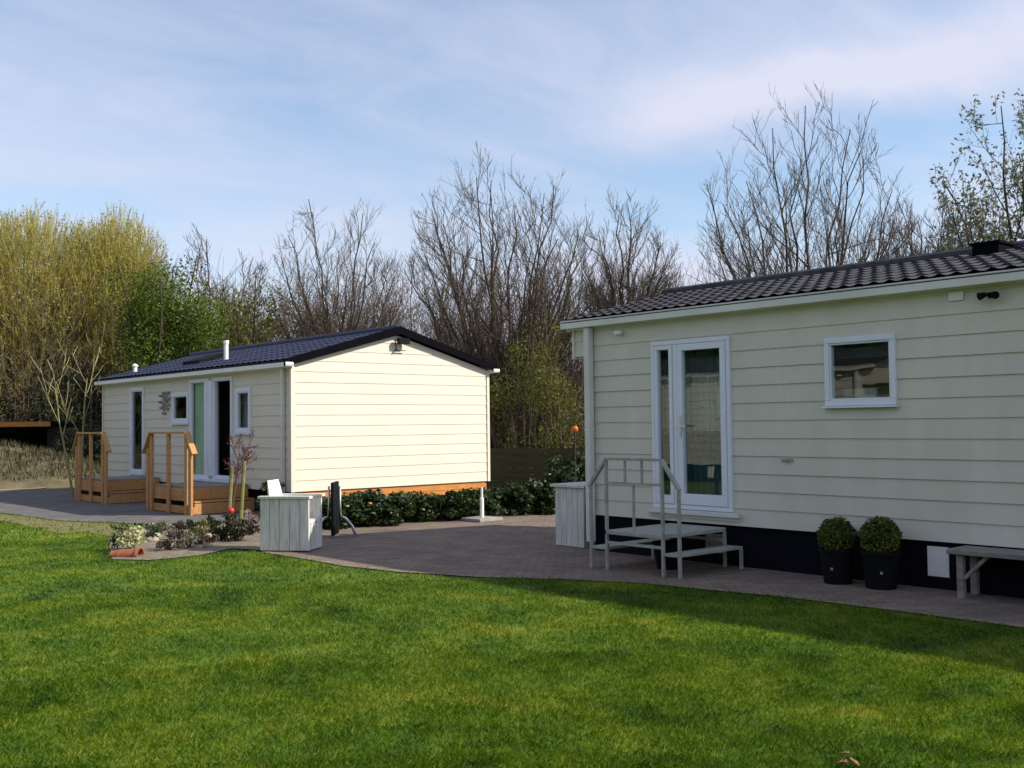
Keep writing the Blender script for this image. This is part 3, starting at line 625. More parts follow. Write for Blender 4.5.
# ------------------------------------------------------------------ timber step units of the far home
def step_unit(label, y_lo, y_hi, w_end, zt):
    """bridge-like landing against the wall, a step at each end, handrail on the outer side"""
    yc = (y_lo+y_hi)/2; xo, xi = 8.42, XB-0.06
    t = thing('timber_steps', label, 'steps', (xo, yc, 0), 0, 'orange timber step units of the far home')
    ya, yb = y_lo+w_end, y_hi-w_end
    mb = MB(); nb = 9
    for k in range(nb):
        x0 = xo+(xi-xo)*k/nb; mb.box((x0+0.003, ya, zt-0.03), (xo+(xi-xo)*(k+1)/nb-0.003, yb, zt))
    mb.build('landing_boards', 'decktop', t)
    for s_, (p, q) in (( -1, (y_lo, ya)), (1, (yb, y_hi))):
        mb = MB()
        for k in range(2): x0 = p+(q-p)*k/2; mb.box((xo, x0+0.003, zt/2-0.03), (xi, x0+(q-p)/2-0.003, zt/2))
        mb.build('tread', 'deck', t)
        e = y_lo if s_ < 0 else y_hi; f = ya if s_ < 0 else yb
        mb = MB(); g0 = 0.012
        mb.box((xo, min(e, e-s_*0.03), 0.02), (xi, max(e, e-s_*0.03), zt/2-0.032-g0)); mb.box((xo, min(f, f-s_*0.03), zt/2+g0), (xi, max(f, f-s_*0.03), zt-0.032))
        mb.build('riser', 'deck', t)
    mb = MB()
    mb.box((xo-0.028, y_lo, 0.02), (xo-0.001, y_hi, zt*0.30)); mb.box((xo-0.028, ya, zt*0.48), (xo-0.001, yb, zt-0.035)); mb.build('side_board', 'deck', t)
    top = 1.53
    ys = [(y_lo+0.04, zt+0.42), (y_lo+w_end*0.9, zt+0.80), (yc, top), (y_hi-w_end*0.9, zt+0.80), (y_hi-0.04, zt+0.42)]
    ys = [(y_lo+0.06, 1.22), (ya-0.03, top-0.05), (yc, top-0.03), (yb+0.03, top-0.05), (y_hi-0.06, 1.22)]
    for y_, h_ in ys: MB().box((xo-0.075, y_-0.06, 0.0), (xo-0.03, y_+0.06, h_)).build('post', 'deck', t, bevel=0.004)
    mb = MB(); mb.box((xo-0.11, ya-0.05, top-0.03), (xo+0.0, yb+0.05, top+0.012)); mb.build('handrail', 'deck', t, bevel=0.004)
    for p0, p1 in (((xo-0.055, ya-0.04, top-0.01), (xo-0.055, y_lo-0.12, 1.12)), ((xo-0.055, yb+0.04, top-0.01), (xo-0.055, y_hi+0.12, 1.12))):
        MB().bar(p0, p1, 0.11, 0.04).build('sloping_rail', 'deck', t, bevel=0.004)
    return t
step_unit('orange timber steps with handrail in front of the open doorway, beside the staked tree', 18.42, 20.48, 0.26, 0.52)
step_unit('orange timber steps with handrail standing beyond the other set, nearest the rough mound', 22.60, 24.50, 0.26, 0.52)

# ------------------------------------------------------------------ grey metal steps of the near home
t = thing('metal_steps', 'pale grey metal steps with railings at the white glazed door of the near home', 'steps', (8.95, 7.72, 0))
xo, xi = 8.42, 9.50; ya, yb = 7.26, 8.06; yl, yh = 7.04, 8.30; zt = 0.435
mb = MB(); mb.box((xo, ya, zt-0.045), (xi, yb, zt)); mb.build('landing', 'galv', t, bevel=0.006)
for y0_, y1_ in ((yl, ya-0.01), (yb+0.01, yh)):
    MB().box((xo+0.01, y0_, 0.215), (xi, y1_, 0.245)).build('tread', 'galv', t, bevel=0.004)
def post(p, q, w=0.030): return MB().bar(p, q, w, w).build('post', 'galv', t)
for x_ in (xo+0.02, xi-0.03):
    for y_ in (ya, yb): post((x_, y_, 0.0), (x_, y_, zt-0.045))
    for y_ in (yl, yh): post((x_, y_, 0.0), (x_, y_, 0.214 if x_ > 9 else 0.91))
for y_ in (ya, yb): post((xo+0.02, y_, zt), (xo+0.02, y_, 1.21))
mb = MB(); mb.bar((xo+0.02, ya, 1.21), (xo+0.02, yb, 1.21), 0.03, 0.03); mb.bar((xo+0.02, ya+0.02, 0.95), (xo+0.02, yb-0.02, 0.95), 0.025, 0.025); mb.build('handrail', 'galv', t)
for p, q in ((ya, yl-0.01), (yb, yh+0.02)): MB().bar((xo+0.02, p, 1.21), (xo+0.02, q, 0.90), 0.045, 0.03).build('sloping_rail', 'galv', t)
for y_, a, b in ((ya+0.28, 0.963, 1.195), (ya+0.52, 0.963, 1.195), (ya+0.40, zt, 0.937)): MB().bar((xo+0.02, y_, a), (xo+0.02, y_, b), 0.022, 0.022).build('baluster', 'galv', t)
for x_ in (xo+0.02, xi-0.03): MB().bar((x_, ya, 0.30), (x_, yb, 0.30), 0.025, 0.03).build('brace', 'galv', t)
# black tub under the landing
tag(MB().lathe((8.95, 7.62, 0.006), [(0.13, 0), (0.17, 0.26), (0.185, 0.27), (0.185, 0.29), (0.165, 0.29), (0.15, 0.20)], 20).build('plant_tub', 'black'), 'black plastic tub under the grey metal steps', 'tub')

# ------------------------------------------------------------------ white timber furniture
def plank_panel(mb, o, ux, w, h, th, nrm, n):
    """vertical planks: o base corner, ux unit width direction, nrm unit thickness direction"""
    o = Vector(o); ux = Vector(ux); nrm = Vector(nrm)
    for k in range(n):
        a = o+ux*(w*k/n+0.003); b = o+ux*(w*(k+1)/n-0.003); t_ = nrm*(th+0.003*(k % 2)); z = Vector((0, 0, h))
        mb.hexa([a, b, b+t_, a+t_, a+z, b+z, b+t_+z, a+t_+z])
p0 = gnd(260, 552); p1 = gnd(309, 552.5)
ux = (p1-p0); wd = ux.length; ux.normalize(); dn = Vector((-ux.y, ux.x, 0)); 
t = thing('garden_chair', 'boxy whitewashed plank garden armchair seen from its side, at the corner of the paving', 'chair', tuple(p0))
LB = 0.46; hA = 0.66
for k, of in enumerate((0.0, LB)):
    mb = MB(); plank_panel(mb, p0+dn*of+Vector((0, 0, 0.02)), ux, wd, hA, 0.03, dn, 5); mb.hexa([*(p0+dn*(of+a)+ux*b+Vector((0, 0, c)) for c in (hA+0.021, hA+0.055) for a, b in ((-0.03, -0.02), (-0.03, wd+0.02), (0.09, wd+0.02), (0.09, -0.02)))])
    mb.build('arm_panel', 'wash', t, bevel=0.004)
mb = MB(); plank_panel(mb, p0+dn*0.04+Vector((0, 0, 0.36)), ux, wd-0.01, 0.04, LB-0.05, dn, 5); mb.build('seat', 'wash', t)
mb = MB(); plank_panel(mb, p0+dn*0.036+ux*0.01+Vector((0, 0, 0.02)), dn, LB-0.04, hA+0.02, 0.03, ux, 8); mb.build('backrest', 'wash', t)
mb = MB(); plank_panel(mb, p0+dn*0.036+ux*(wd-0.04)+Vector((0, 0, 0.02)), dn, LB-0.04, 0.335, 0.03, ux, 8); mb.build('front_board', 'wash', t)
# cushion leaning on the backrest
mb = MB(); c0 = p0+dn*0.05+ux*0.08+Vector((0, 0, 0.47)); lean = ux*0.05
nu = 8
for side in (0, 1):
    for i in range(nu+1):
        for j in range(nu+1):
            u, v = i/nu, j/nu; th = 0.065*(max(0, math.sin(PI*u))*max(0, math.sin(PI*v)))**0.45*(1 if side else -1)
            q = c0+dn*(u*0.36)+Vector((0, 0, v*0.44))-ux*(0.08*v-0.07)+ux*th+dn*0.03*v; mb.v.append(tuple(q))
for side in (0, 1):
    o = side*(nu+1)**2
    for i in range(nu):
        for j in range(nu):
            a = o+i*(nu+1)+j; q = (a, a+1, a+nu+2, a+nu+1); mb.f.append(q if side else q[::-1])
tag(mb.build('cushion', 'cushion', smooth=True), 'plump white cushion standing on the whitewashed armchair', 'cushion')
# white box by the corner of the near home
t = thing('storage_box', 'white plank storage box with a flat lid against the end of the near home', 'storage box', (9.95, 9.86, 0))
mb = MB(); plank_panel(mb, (9.66, 9.63, 0.01), (0, 1, 0), 0.53, 0.76, 0.03, (1, 0, 0), 5); plank_panel(mb, (9.70, 9.635, 0.01), (1, 0, 0), 0.60, 0.76, 0.03, (0, 1, 0), 5); plank_panel(mb, (9.70, 10.13, 0.01), (1, 0, 0), 0.60, 0.76, 0.03, (0, 1, 0), 5); plank_panel(mb, (10.30, 9.63, 0.01), (0, 1, 0), 0.53, 0.76, 0.03, (1, 0, 0), 5); mb.build('body', 'wash', t)
MB().box((9.62, 9.58, 0.772), (10.36, 10.22, 0.81)).build('lid', 'wash', t, bevel=0.006)
# folded bistro table behind the bench
c = gnd(334, 538); t = thing('folding_table', 'black folding table with curved aluminium legs, tipped upright beside the whitewashed armchair', 'table', tuple(c))
rt_ = Vector((RT.x, RT.y, 0)).normalized(); fw_ = Vector((FW.x, FW.y, 0)).normalized()
mb = MB()
for z in range(1):
    a = rt_*0.022; b = fw_*0.33; z0, z1 = Vector((0, 0, 0.04)), Vector((0, 0, 0.80))
    mb.hexa([c-a-b*0.4+z0, c+a-b*0.4+z0, c+a+b+z0, c-a+b+z0, c-a-b*0.4+z1, c+a-b*0.4+z1, c+a+b+z1, c-a+b+z1])
mb.build('table_top', 'black', t, bevel=0.01)
for s_, kk in ((1, 0), (-1, 1)):
    q = c+rt_*0.08*s_+fw_*0.06
    mb = MB(); mb.tube([q+Vector((0, 0, 0.74)), q+Vector((0, 0, 0.45)), q+Vector((0, 0, 0.30))+rt_*0.01*s_], 0.016, 8)
    mb.build('column', 'alu', t, smooth=True)
    for d_ in ((rt_*0.95-fw_*0.35), (rt_*0.7+fw_*0.6)):
        d_ = d_*s_; mb = MB(); mb.tube([q+Vector((0, 0, 0.30)), q+d_*0.10+Vector((0, 0, 0.27)), q+d_*0.20+Vector((0, 0, 0.17)), q+d_*0.27+Vector((0, 0, 0.02))], [0.018, 0.018, 0.016, 0.014], 8)
        mb.build('leg', 'alu', t, smooth=True)
# parasol foot
c = gnd(482, 521); t = thing('parasol_base', 'white parasol tube on a square slab foot in front of the hedge', 'parasol base', tuple(c))
MB().box((c.x-0.25, c.y-0.25, 0.005), (c.x+0.25, c.y+0.25, 0.06)).build('slab', 'concrete', t, bevel=0.01)
MB().tube([c+Vector((0, 0, 0.06)), c+Vector((0, 0, 0.38)), c+Vector((0.0, 0, 0.39)), c+Vector((0, 0, 0.56))], [0.034, 0.034, 0.020, 0.020], 12).build('tube', 'white', t)
# bench by the near home
t = thing('bench', 'weathered grey plank bench against the dark skirting of the near home', 'bench', (9.42, 3.9, 0))
y0_ = 4.60; y1_ = 3.0
mb = MB(); mb.box((9.20, y1_, 0.395), (9.385, y0_, 0.44)); mb.box((9.39, y1_, 0.395), (9.575, y0_, 0.44)); mb.build('seat', 'greypaint', t, bevel=0.006)
for y_ in (y0_-0.10, y1_+0.10):
    for x_ in (9.24, 9.50): MB().box((x_, y_-0.03, 0.004), (x_+0.06, y_+0.03, 0.394)).build('leg', 'greypaint', t, bevel=0.004)
    s_ = -1 if y_ > 4 else 1
    MB().bar((9.27, y_+s_*0.03, 0.18), (9.27, y_+s_*0.24, 0.39), 0.045, 0.03).build('brace', 'greypaint', t)

# ------------------------------------------------------------------ plants: generators
def blob_points(rg, n, c, r, shell=0.55):
    d = rg.normal(size=(n, 3)); d /= np.linalg.norm(d, axis=1)[:, None]
    k = rg.uniform(shell, 1.0, n)**0.6
    return np.asarray(c)+d*k[:, None]*np.asarray(r), d
def cat_leaves(name, groups, size, material, parent, rg, aspect=0.5, origin=(0, 0, 0)):
    P = np.concatenate([g_[0] for g_ in groups]); D = np.concatenate([g_[1] for g_ in groups])
    V, F, t_ = leaf_cards(P-np.asarray(origin), size, rg, aspect, D*0.5)
    return np_mesh(name, V, F, material, parent, t_)
class Grower:
    def __init__(s, seed): s.r = random.Random(seed); s.trunk = MB(); s.twig = MB(); s.tips = []; s.br = []
    def rv(s): return Vector((s.r.gauss(0, 1), s.r.gauss(0, 1), s.r.gauss(0, 1)))
    def grow(s, p, d, Ln, r, lvl, P):
        R = s.r; n = P['seg'][lvl]; pts = [p.copy()]; rad = [r]; d = d.normalized(); dirs = [d.copy()]
        rend = max(P['rmin'], r*P['taper'][lvl])
        for i in range(n):
            d = (d+s.rv()*P['wob'][lvl]+Vector((0, 0, 1))*P['up'][lvl]).normalized()
            p = p+d*(Ln/n); pts.append(p.copy()); dirs.append(d.copy()); rad.append(r+(rend-r)*(i+1)/n)
        s.br.append((pts, rad, lvl))
        if lvl >= P['lv']:
            s.tips.append(pts[-1]); s.tips.append(pts[len(pts)//2]); return
        k = P['kids'][lvl]; k = max(1, int(round(k*R.uniform(0.8, 1.2)))); t0 = P['t0'][lvl]
        off = R.random()*6.28
        for j in range(k):
            t_ = t0+(1-t0)*(j+R.random()*0.9)/k; x = t_*n; i = min(int(x), n-1); f = x-i
            q = pts[i].lerp(pts[i+1], f); dd = dirs[i+1]; rr_ = rad[i]+(rad[i+1]-rad[i])*f
            a = R.uniform(*P['ang'][lvl]); az_ = off+j*2.4+R.uniform(-0.5, 0.5)
            pr = dd.orthogonal().normalized(); pr = Matrix.Rotation(az_, 3, dd) @ pr
            nd = dd*math.cos(a)+pr*math.sin(a)
            l2 = Ln*P['len'][lvl]*R.uniform(0.65, 1.15)*(1-P['lt'][lvl]*t_)
            s.grow(q, nd, l2, max(P['rmin'], rr_*P['rr'][lvl]), lvl+1, P)
BARE = dict(lv=4, seg=(7, 7, 5, 4, 3), wob=(0.04, 0.06, 0.08, 0.10, 0.12), up=(0.06, 0.07, 0.06, 0.05, 0.03), taper=(0.35, 0.28, 0.3, 0.5, 0.6), rmin=0.0055,
            kids=(9, 8, 7, 6), t0=(0.28, 0.22, 0.18, 0.12), ang=((0.45, 0.85), (0.45, 0.85), (0.4, 0.85), (0.4, 0.9)), len=(0.66, 0.55, 0.50, 0.50), lt=(0.35, 0.35, 0.35, 0.3), rr=(0.62, 0.6, 0.6, 0.65))
def bare_tree(name, label, base, H, seed, P=None, stems=1, spread=0.2, r0=0.16, barkm='bark', twigm='twig', leaf=None, cat='tree', group=None, lean=(0, 0), widen=None):
    P = P or BARE; G = Grower(seed); base = Vector(base)
    for k in range(stems):
        a = k*2*PI/max(stems, 1)+G.r.uniform(0, 1.0)
        sp = spread*(0.35 if k == 0 and stems > 1 else 1.0)*G.r.uniform(0.7, 1.1)
        d = Vector((math.cos(a)*sp+lean[0], math.sin(a)*sp+lean[1], 1.0))
        G.grow(base+Vector((math.cos(a)*0.12*(stems > 1), math.sin(a)*0.12*(stems > 1), -0.1)), d, H*(1.0 if k == 0 else G.r.uniform(0.78, 1.0)), r0*(1 if stems == 1 else 0.75), 0, P)
    zs_ = sorted(p_[-1].z for p_, r_, l_ in G.br if l_ > 1); rs = sorted(math.hypot(p_[-1].x-base.x, p_[-1].y-base.y) for p_, r_, l_ in G.br if l_ > 1)
    kz = H/(zs_[int(len(zs_)*0.995)]-base.z); kx = widen/2/rs[int(len(rs)*0.93)] if widen else kz
    for p_, r_, l_ in G.br:
        (G.trunk if l_ <= P.get('tl', 1) else G.twig).tube([Vector((base.x+(q.x-base.x)*kx, base.y+(q.y-base.y)*kx, base.z+(q.z-base.z)*kz)) for q in p_], r_, (8, 6, 4, 3, 3, 3)[l_], cap=False)
    G.tips = [Vector((base.x+(q.x-base.x)*kx, base.y+(q.y-base.y)*kx, base.z+(q.z-base.z)*kz)) for q in G.tips]
    t = thing(name, label, cat, tuple(base), 0, group)
    G.trunk.build('trunk', barkm, t, smooth=True); cr = G.twig.build('crown', twigm, t)
    if leaf:
        lm, size, per, jit = leaf; rg_ = np.random.default_rng(seed)
        Tp = np.array([tuple(q) for q in G.tips]); Tp = np.repeat(Tp, per, 0)+rg_.normal(0, jit, (len(Tp)*per, 3))
        V, F, tt = leaf_cards(Tp-np.array(base), size, rg_, 0.45); np_mesh('foliage', V, F, lm, t, tt)
    return t
def leafy_shrub(name, label, base, r, h, seed, lm, size, n, clumps=8, cat='shrub', group=None, stems=6, low=0.12, twigm='twig'):
    """stems from the ground and clumps of small leaves with gaps"""
    R = random.Random(seed); rg_ = np.random.default_rng(seed); base = Vector(base)
    t = thing(name, label, cat, tuple(base), R.random()*0.0, group)
    mb = MB(); gs = []
    for k in range(clumps):
        a = R.uniform(0, 6.28); q = R.random()**0.6*0.72; zc = h*(low+R.random()*(0.92-low)); sq = math.sqrt(max(0.08, 1-(max(0, zc/h-0.35)/0.72)**2))
        c = (base.x+math.cos(a)*q*r*sq, base.y+math.sin(a)*q*r*sq, zc); rad = (r*R.uniform(0.28, 0.48), r*R.uniform(0.28, 0.48), h*R.uniform(0.13, 0.24))
        gs.append(blob_points(rg_, n//clumps, c, rad, 0.2))
        if k < stems*2: mb.tube([base+Vector((R.uniform(-.1, .1)*r, R.uniform(-.1, .1)*r, -0.03)), base.lerp(Vector(c), 0.5)+Vector((0, 0, 0.1*h)), Vector(c)+Vector((R.uniform(-.2, .2)*r, R.uniform(-.2, .2)*r, 0.2*h))], [0.012*max(1, h), 0.009*max(1, h), 0.003*max(1, h)], 5)
    mb.build('stem', twigm, t)
    cat_leaves('foliage', gs, size, lm, t, rg_, 0.5, tuple(base))
    return t

# laurel plants in front of the gable
proto = []
for k in range(3):
    G0 = leafy_shrub('laurel_shrub', None, (0, 0, 0), 0.44, 0.72, 50+k, 'l_laurel', 0.085, 2600, 16, 'shrub', 'laurel shrubs planted in a row', low=0.06); proto.append(G0)
R = random.Random(5)
row = [(8.75+0.36*k, 14.50-0.045*k+R.uniform(-0.08, 0.08), 0.90+0.2*R.random()) for k in range(9)]
used = set()
def put_laurel(i, x, y, s, label, group, sz=1.0):
    k = i % 3
    o = proto[k] if k not in used else copy_tree(proto[k]); used.add(k)
    o.location = (x, y, 0); o.scale = (s, s, s*sz*0.69); o.rotation_euler = (0, 0, R.uniform(0, 6.28))
    tag(o, label, 'shrub', group)
for i, (x, y, s) in enumerate(row): put_laurel(i, x, y, s, 'dark glossy laurel shrub in the row below the sunlit gable', 'laurel shrubs planted in a row')
more_l = [(497, 517, 1.0, 1.0), (517, 517, 1.05, 1.0), (537, 516, 1.1, 1.1), (556, 515, 1.2, 1.25), (574, 514, 1.35, 1.5)]
for i, (px, py, s, sz) in enumerate(more_l):
    q = gnd(px, py); put_laurel(i+1, q.x+0.35, q.y+0.35, s, ['dark laurel shrub directly behind the parasol foot'][0] if i == 0 else 'dark laurel shrub in the patch between the gable and the white storage box' if i < 4 else 'tallest dark laurel shrub, behind the white storage box', 'laurel shrubs planted in a row' if i in (0, 4) else 'laurel shrubs in the patch between the homes', sz)

# box balls in black pots
def box_ball(px, py, label, tilt, seed):
    q = onx(px, py, 9.30); c = Vector((9.30, q.y, 0.006))
    t = thing('potted_boxwood', label, 'potted plant', tuple(c), 0, 'clipped box balls in black pots')
    pt = MB().lathe(c, [(0.135, 0), (0.165, 0.30), (0.18, 0.305), (0.18, 0.335), (0.155, 0.335), (0.145, 0.27)], 24).build('pot', 'black', t)
    rg_ = np.random.default_rng(seed)
    cc = c+Vector((0, 0, 0.46)); g1 = blob_points(rg_, 2600, cc, (0.185, 0.185, 0.175), 0.72)
    bump = 1+0.05*np.sin(g1[1][:, 0]*7+seed)+0.05*np.sin(g1[1][:, 2]*9)
    g1 = ((g1[0]-np.array(cc))*bump[:, None]+np.array(cc), g1[1])
    cat_leaves('foliage', [g1], 0.030, 'l_box', t, rg_, 0.6, tuple(c))
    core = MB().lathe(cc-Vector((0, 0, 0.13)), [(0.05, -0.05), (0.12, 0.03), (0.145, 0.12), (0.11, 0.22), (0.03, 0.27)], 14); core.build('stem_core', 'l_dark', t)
    MB().box((c.x-0.176, c.y+tilt, 0.15), (c.x-0.164, c.y+tilt+0.022, 0.172)).build('pot_label', 'stone', t)
    return t
box_ball(838, 577, 'clipped round boxwood in a black pot, the one farther from the white hatch', -0.05, 11)
bb = box_ball(881, 583, 'clipped round boxwood in a black pot, the one nearer the white hatch', -0.02, 12)

bb.scale = (1.04, 1.04, 1.05); bb.rotation_euler = (0, 0, 0.5)
# planting bed by the path
q = gnd(133, 553); leafy_shrub('flowering_plant', 'low plant with cream flower heads beside the terracotta pot in the bed', (q.x, q.y, 0), 0.26, 0.32, 61, 'l_cream', 0.05, 420, 9, 'plant', low=0.3)
leafy_shrub('low_plant', 'dark leafy plant under the cream flowers in the bed', (q.x+0.05, q.y+0.28, 0), 0.30, 0.34, 62, 'l_laurel', 0.05, 420, 8, 'plant')
q = gnd(131, 557); mb = MB()
ax = rt_; c = q+Vector((0, 0, 0.02)); prof = [(0.085, -0.24), (0.12, 0.08), (0.14, 0.085), (0.14, 0.12), (0.115, 0.12), (0.10, -0.15)]
n_ = 18; o = 0
for r_, s_ in prof:
    for j in range(n_):
        a = 2*PI*j/n_; v = c+ax*s_+Vector((0, 0, 1))*(r_*0.75*math.cos(a))+fw_*(r_*math.sin(a)); mb.v.append(tuple(v))
for i in range(len(prof)-1):
    for j in range(n_): j2 = (j+1) % n_; mb.f.append((i*n_+j, i*n_+j2, (i+1)*n_+j2, (i+1)*n_+j))
mb.f.append(tuple(range(n_)))
tag(mb.build('flower_pot', 'terra', smooth=False), 'terracotta flower pot lying on its side at the lawn edge', 'flower pot')
for i, (px, py, r_, h_, lm, lb) in enumerate([(168, 551, 0.20, 0.24, 'l_purple', 'low dark purple plant next to the cream flowers'), (190, 548, 0.24, 0.22, 'l_grey', 'low grey green plant in the middle of the gravel bed'), (207, 546, 0.18, 0.20, 'l_purple', 'small purplish plant in the bed beside the dark bush'), (160, 535, 0.20, 0.22, 'l_grey', 'pale green clump at the back of the bed near the path'), (212, 531, 0.16, 0.24, 'l_laurel', 'small dark sprig on the pale stones near the stakes'), (190, 533, 0.14, 0.22, 'l_laurel', 'tiny dark sprig on the pale stones at the path edge'), (150, 541, 0.22, 0.30, 'l_laurel', 'dark sprawling plant behind the cream flowers'), (178, 541, 0.22, 0.26, 'l_purple', 'brownish purple plant in the middle of the stones'), (200, 539, 0.24, 0.26, 'l_olive', 'light green sprawling plant among the pale stones'), (222, 541, 0.20, 0.30, 'l_dark', 'blackish low plant left of the stakes'), (252, 536, 0.20, 0.38, 'l_pink', 'pale pink heather beside the whitewashed armchair')]):
    q = gnd(px, py); leafy_shrub('heather_plant' if lm == 'l_pink' else 'low_plant', lb, (q.x, q.y, 0), r_, h_, 70+i, lm, 0.04, 380, 7, 'plant', low=0.25)
q = gnd(238, 542); leafy_shrub('dark_bush', 'low blackish bush at the foot of the staked tree', (q.x, q.y, 0), 0.36, 0.40, 80, 'l_dark', 0.05, 900, 9, 'shrub')
q = gnd(248, 512); leafy_shrub('dark_bush', 'dark evergreen bush at the corner of the far home beside the timber steps', (9.3, 17.1, 0), 0.40, 0.62, 81, 'l_laurel', 0.07, 800, 9, 'shrub')
# stones
R = random.Random(9)
def stone(c, r, label_, mtl='stone'):
    mb = MB(); prof = 6; n_ = 9; ph = R.random()*9
    for i in range(prof+1):
        th = PI*i/prof
        for j in range(n_):
            a = 2*PI*j/n_; k = 1+0.22*mnoise.noise((math.cos(a)*1.3+ph, math.sin(a)*1.3, th))
            mb.v.append((c[0]+r*k*math.sin(th)*math.cos(a), c[1]+r*0.8*k*math.sin(th)*math.sin(a), c[2]+r*0.5*k*math.cos(th)))
    for i in range(prof):
        for j in range(n_): j2 = (j+1) % n_; mb.f.append((i*n_+j, (i+1)*n_+j, (i+1)*n_+j2, i*n_+j2))
    tag(mb.build('stone', mtl, smooth=True), label_, 'stone', 'pale stones in the planting bed')
for k in range(26):
    px = R.uniform(150, 232); py = R.uniform(529, 549)-(0 if px > 175 else 3)
    q = gnd(px, py); stone((q.x, q.y, 0.03), R.uniform(0.05, 0.12), 'pale rounded stone lying in the gravel bed by the path')
# staked ornamental tree
q = gnd(231, 531)
P = dict(BARE, lv=3, seg=(7, 5, 4, 3), kids=(9, 5, 4), t0=(0.55, 0.2, 0.2), rmin=0.004, ang=((0.5, 1.0), (0.4, 0.9), (0.4, 0.9)), len=(0.40, 0.55, 0.5))
bare_tree('young_tree', 'young reddish twiggy tree tied between two stakes in front of the doorway', tuple(q), 1.55, 15, P, r0=0.022, barkm='twig_r', twigm='twig_r', leaf=('l_purple', 0.03, 1, 0.02))
for (px, py, tx, ht, lb) in ((228, 533, 0.06, 1.0, 'mossy wooden stake on the left of the young reddish tree'), (240, 531, 0.07, 1.08, 'mossy wooden stake on the right of the young reddish tree')):
    q = gnd(px, py); tag(MB().tube([q, q+Vector((rt_*tx+Vector((0, 0, ht))))], [0.034, 0.030], 8).build('tree_stake', 'stake'), lb, 'stake')
q = gnd(231, 534)
t = thing('garden_ball', 'small red ball on a stick between the stakes', 'garden ornament', tuple(q)); MB().tube([q, q+Vector((0, 0, 0.30))], 0.008, 6).build('stick', 'stake', t)
MB().lathe(q+Vector((0, 0, 0.30)), [(0.012, 0), (0.04, 0.018), (0.05, 0.05), (0.04, 0.082), (0.012, 0.10)], 14).build('ball', 'redred', t, smooth=True)
# orange ball beyond the corner of the near home
q = onx(575, 431, 13.2)
t = thing('garden_ball', 'small orange ball on a tall stick beyond the corner of the near home', 'garden ornament', (q.x, q.y, 0)); MB().tube([(q.x, q.y, 0), (q.x, q.y, q.z)], 0.009, 6).build('stick', 'bark', t)
MB().lathe((q.x, q.y, q.z-0.02), [(0.02, 0), (0.045, 0.02), (0.058, 0.055), (0.045, 0.09), (0.02, 0.11)], 14).build('ball', 'amber', t, smooth=True)
# fallen leaves on the lawn
for k, (px, py) in enumerate([(845, 754), (853, 762), (842, 763)]):
    q = gnd(px, py, 0.035); rg_ = np.random.default_rng(k+3); mb = MB(); a = R.uniform(0, 6.28); u = Vector((math.cos(a), math.sin(a), 0.3)); v = Vector((-math.sin(a), math.cos(a), 0.2)); sz = 0.035
    pts = [q-u*sz, q-u*sz*0.3+v*sz*0.55+Vector((0, 0, 0.012)), q+u*sz*0.4+v*sz*0.45+Vector((0, 0, 0.015)), q+u*sz*1.1, q+u*sz*0.4-v*sz*0.45+Vector((0, 0, 0.012)), q-u*sz*0.3-v*sz*0.55+Vector((0, 0, 0.01))]
    lo = [p_-Vector((0, 0, 0.002)) for p_ in pts]
    mb.add(pts+lo, [(0,1,2,3,4,5), (11,10,9,8,7,6)]+[(i, i+6, (i+1) % 6+6, (i+1) % 6) for i in range(6)])
    tag(mb.build('fallen_leaf', 'deadleaf'), 'curled brown fallen leaf on the lawn near the front right', 'leaf', 'fallen leaves on the lawn')

# ------------------------------------------------------------------ shed and fence at the back
c = far(-2, 39.5); t = thing('shed', 'dark open shed with an orange edged roof behind the mound, far left', 'shed', tuple(c))
e = rt_
mb = MB(); a0 = c-e*3.5; a1 = c+e*1.75; zr_ = zat(10, 425, 39)
mb.hexa([a0+fw_*3, a1+fw_*3, a1+fw_*3.1, a0+fw_*3.1, *(v+Vector((0, 0, zr_)) for v in (a0+fw_*3, a1+fw_*3, a1+fw_*3.1, a0+fw_*3.1))]); 
mb.hexa([a1-e*0.1, a1, a1+fw_*3, a1-e*0.1+fw_*3, *(v+Vector((0, 0, zr_-0.02)) for v in (a1-e*0.1, a1, a1+fw_*3, a1-e*0.1+fw_*3))]); mb.build('wall', 'shed', t)
z0, z1 = Vector((0, 0, zr_)), Vector((0, 0, zr_+0.10)); b0 = a0-fw_*0.3; b1 = a1+e*0.15-fw_*0.3
MB().hexa([b0+z0, b1+z0, b1+fw_*3.6+z0, b0+fw_*3.6+z0, b0+z1, b1+z1, b1+fw_*3.6+z1, b0+fw_*3.6+z1]).build('roof', 'barge', t)
MB().hexa([b0-fw_*0.05+z0-Vector((0, 0, .06)), b1-fw_*0.05+z0-Vector((0, 0, .06)), b1-fw_*0.002+z0-Vector((0, 0, .06)), b0-fw_*0.002+z0-Vector((0, 0, .06)), b0-fw_*0.05+z1, b1-fw_*0.05+z1, b1-fw_*0.002+z1, b0-fw_*0.002+z1]).build('fascia', 'orange', t)
f0 = far(455, 27.5); f1 = far(640, 25.5); fd = (f1-f0).normalized(); fn = Vector((-fd.y, fd.x, 0))
t = thing('board_fence', 'low dark olive board fence between the two homes', 'fence', tuple(f0))
for k in range(4):
    p_ = f0+(f1-f0)*k/3; MB().box((p_.x-0.05, p_.y-0.05, 0), (p_.x+0.05, p_.y+0.05, 1.08)).build('post', 'fence', t)
mb = MB()
for k in range(6):
    a = f0-fn*0.055; b = f1-fn*0.055; mb.bar(a+Vector((0, 0, 0.10+k*0.165)), b+Vector((0, 0, 0.10+k*0.165)), 0.02, 0.155)
mb.build('boards', 'fence', t)

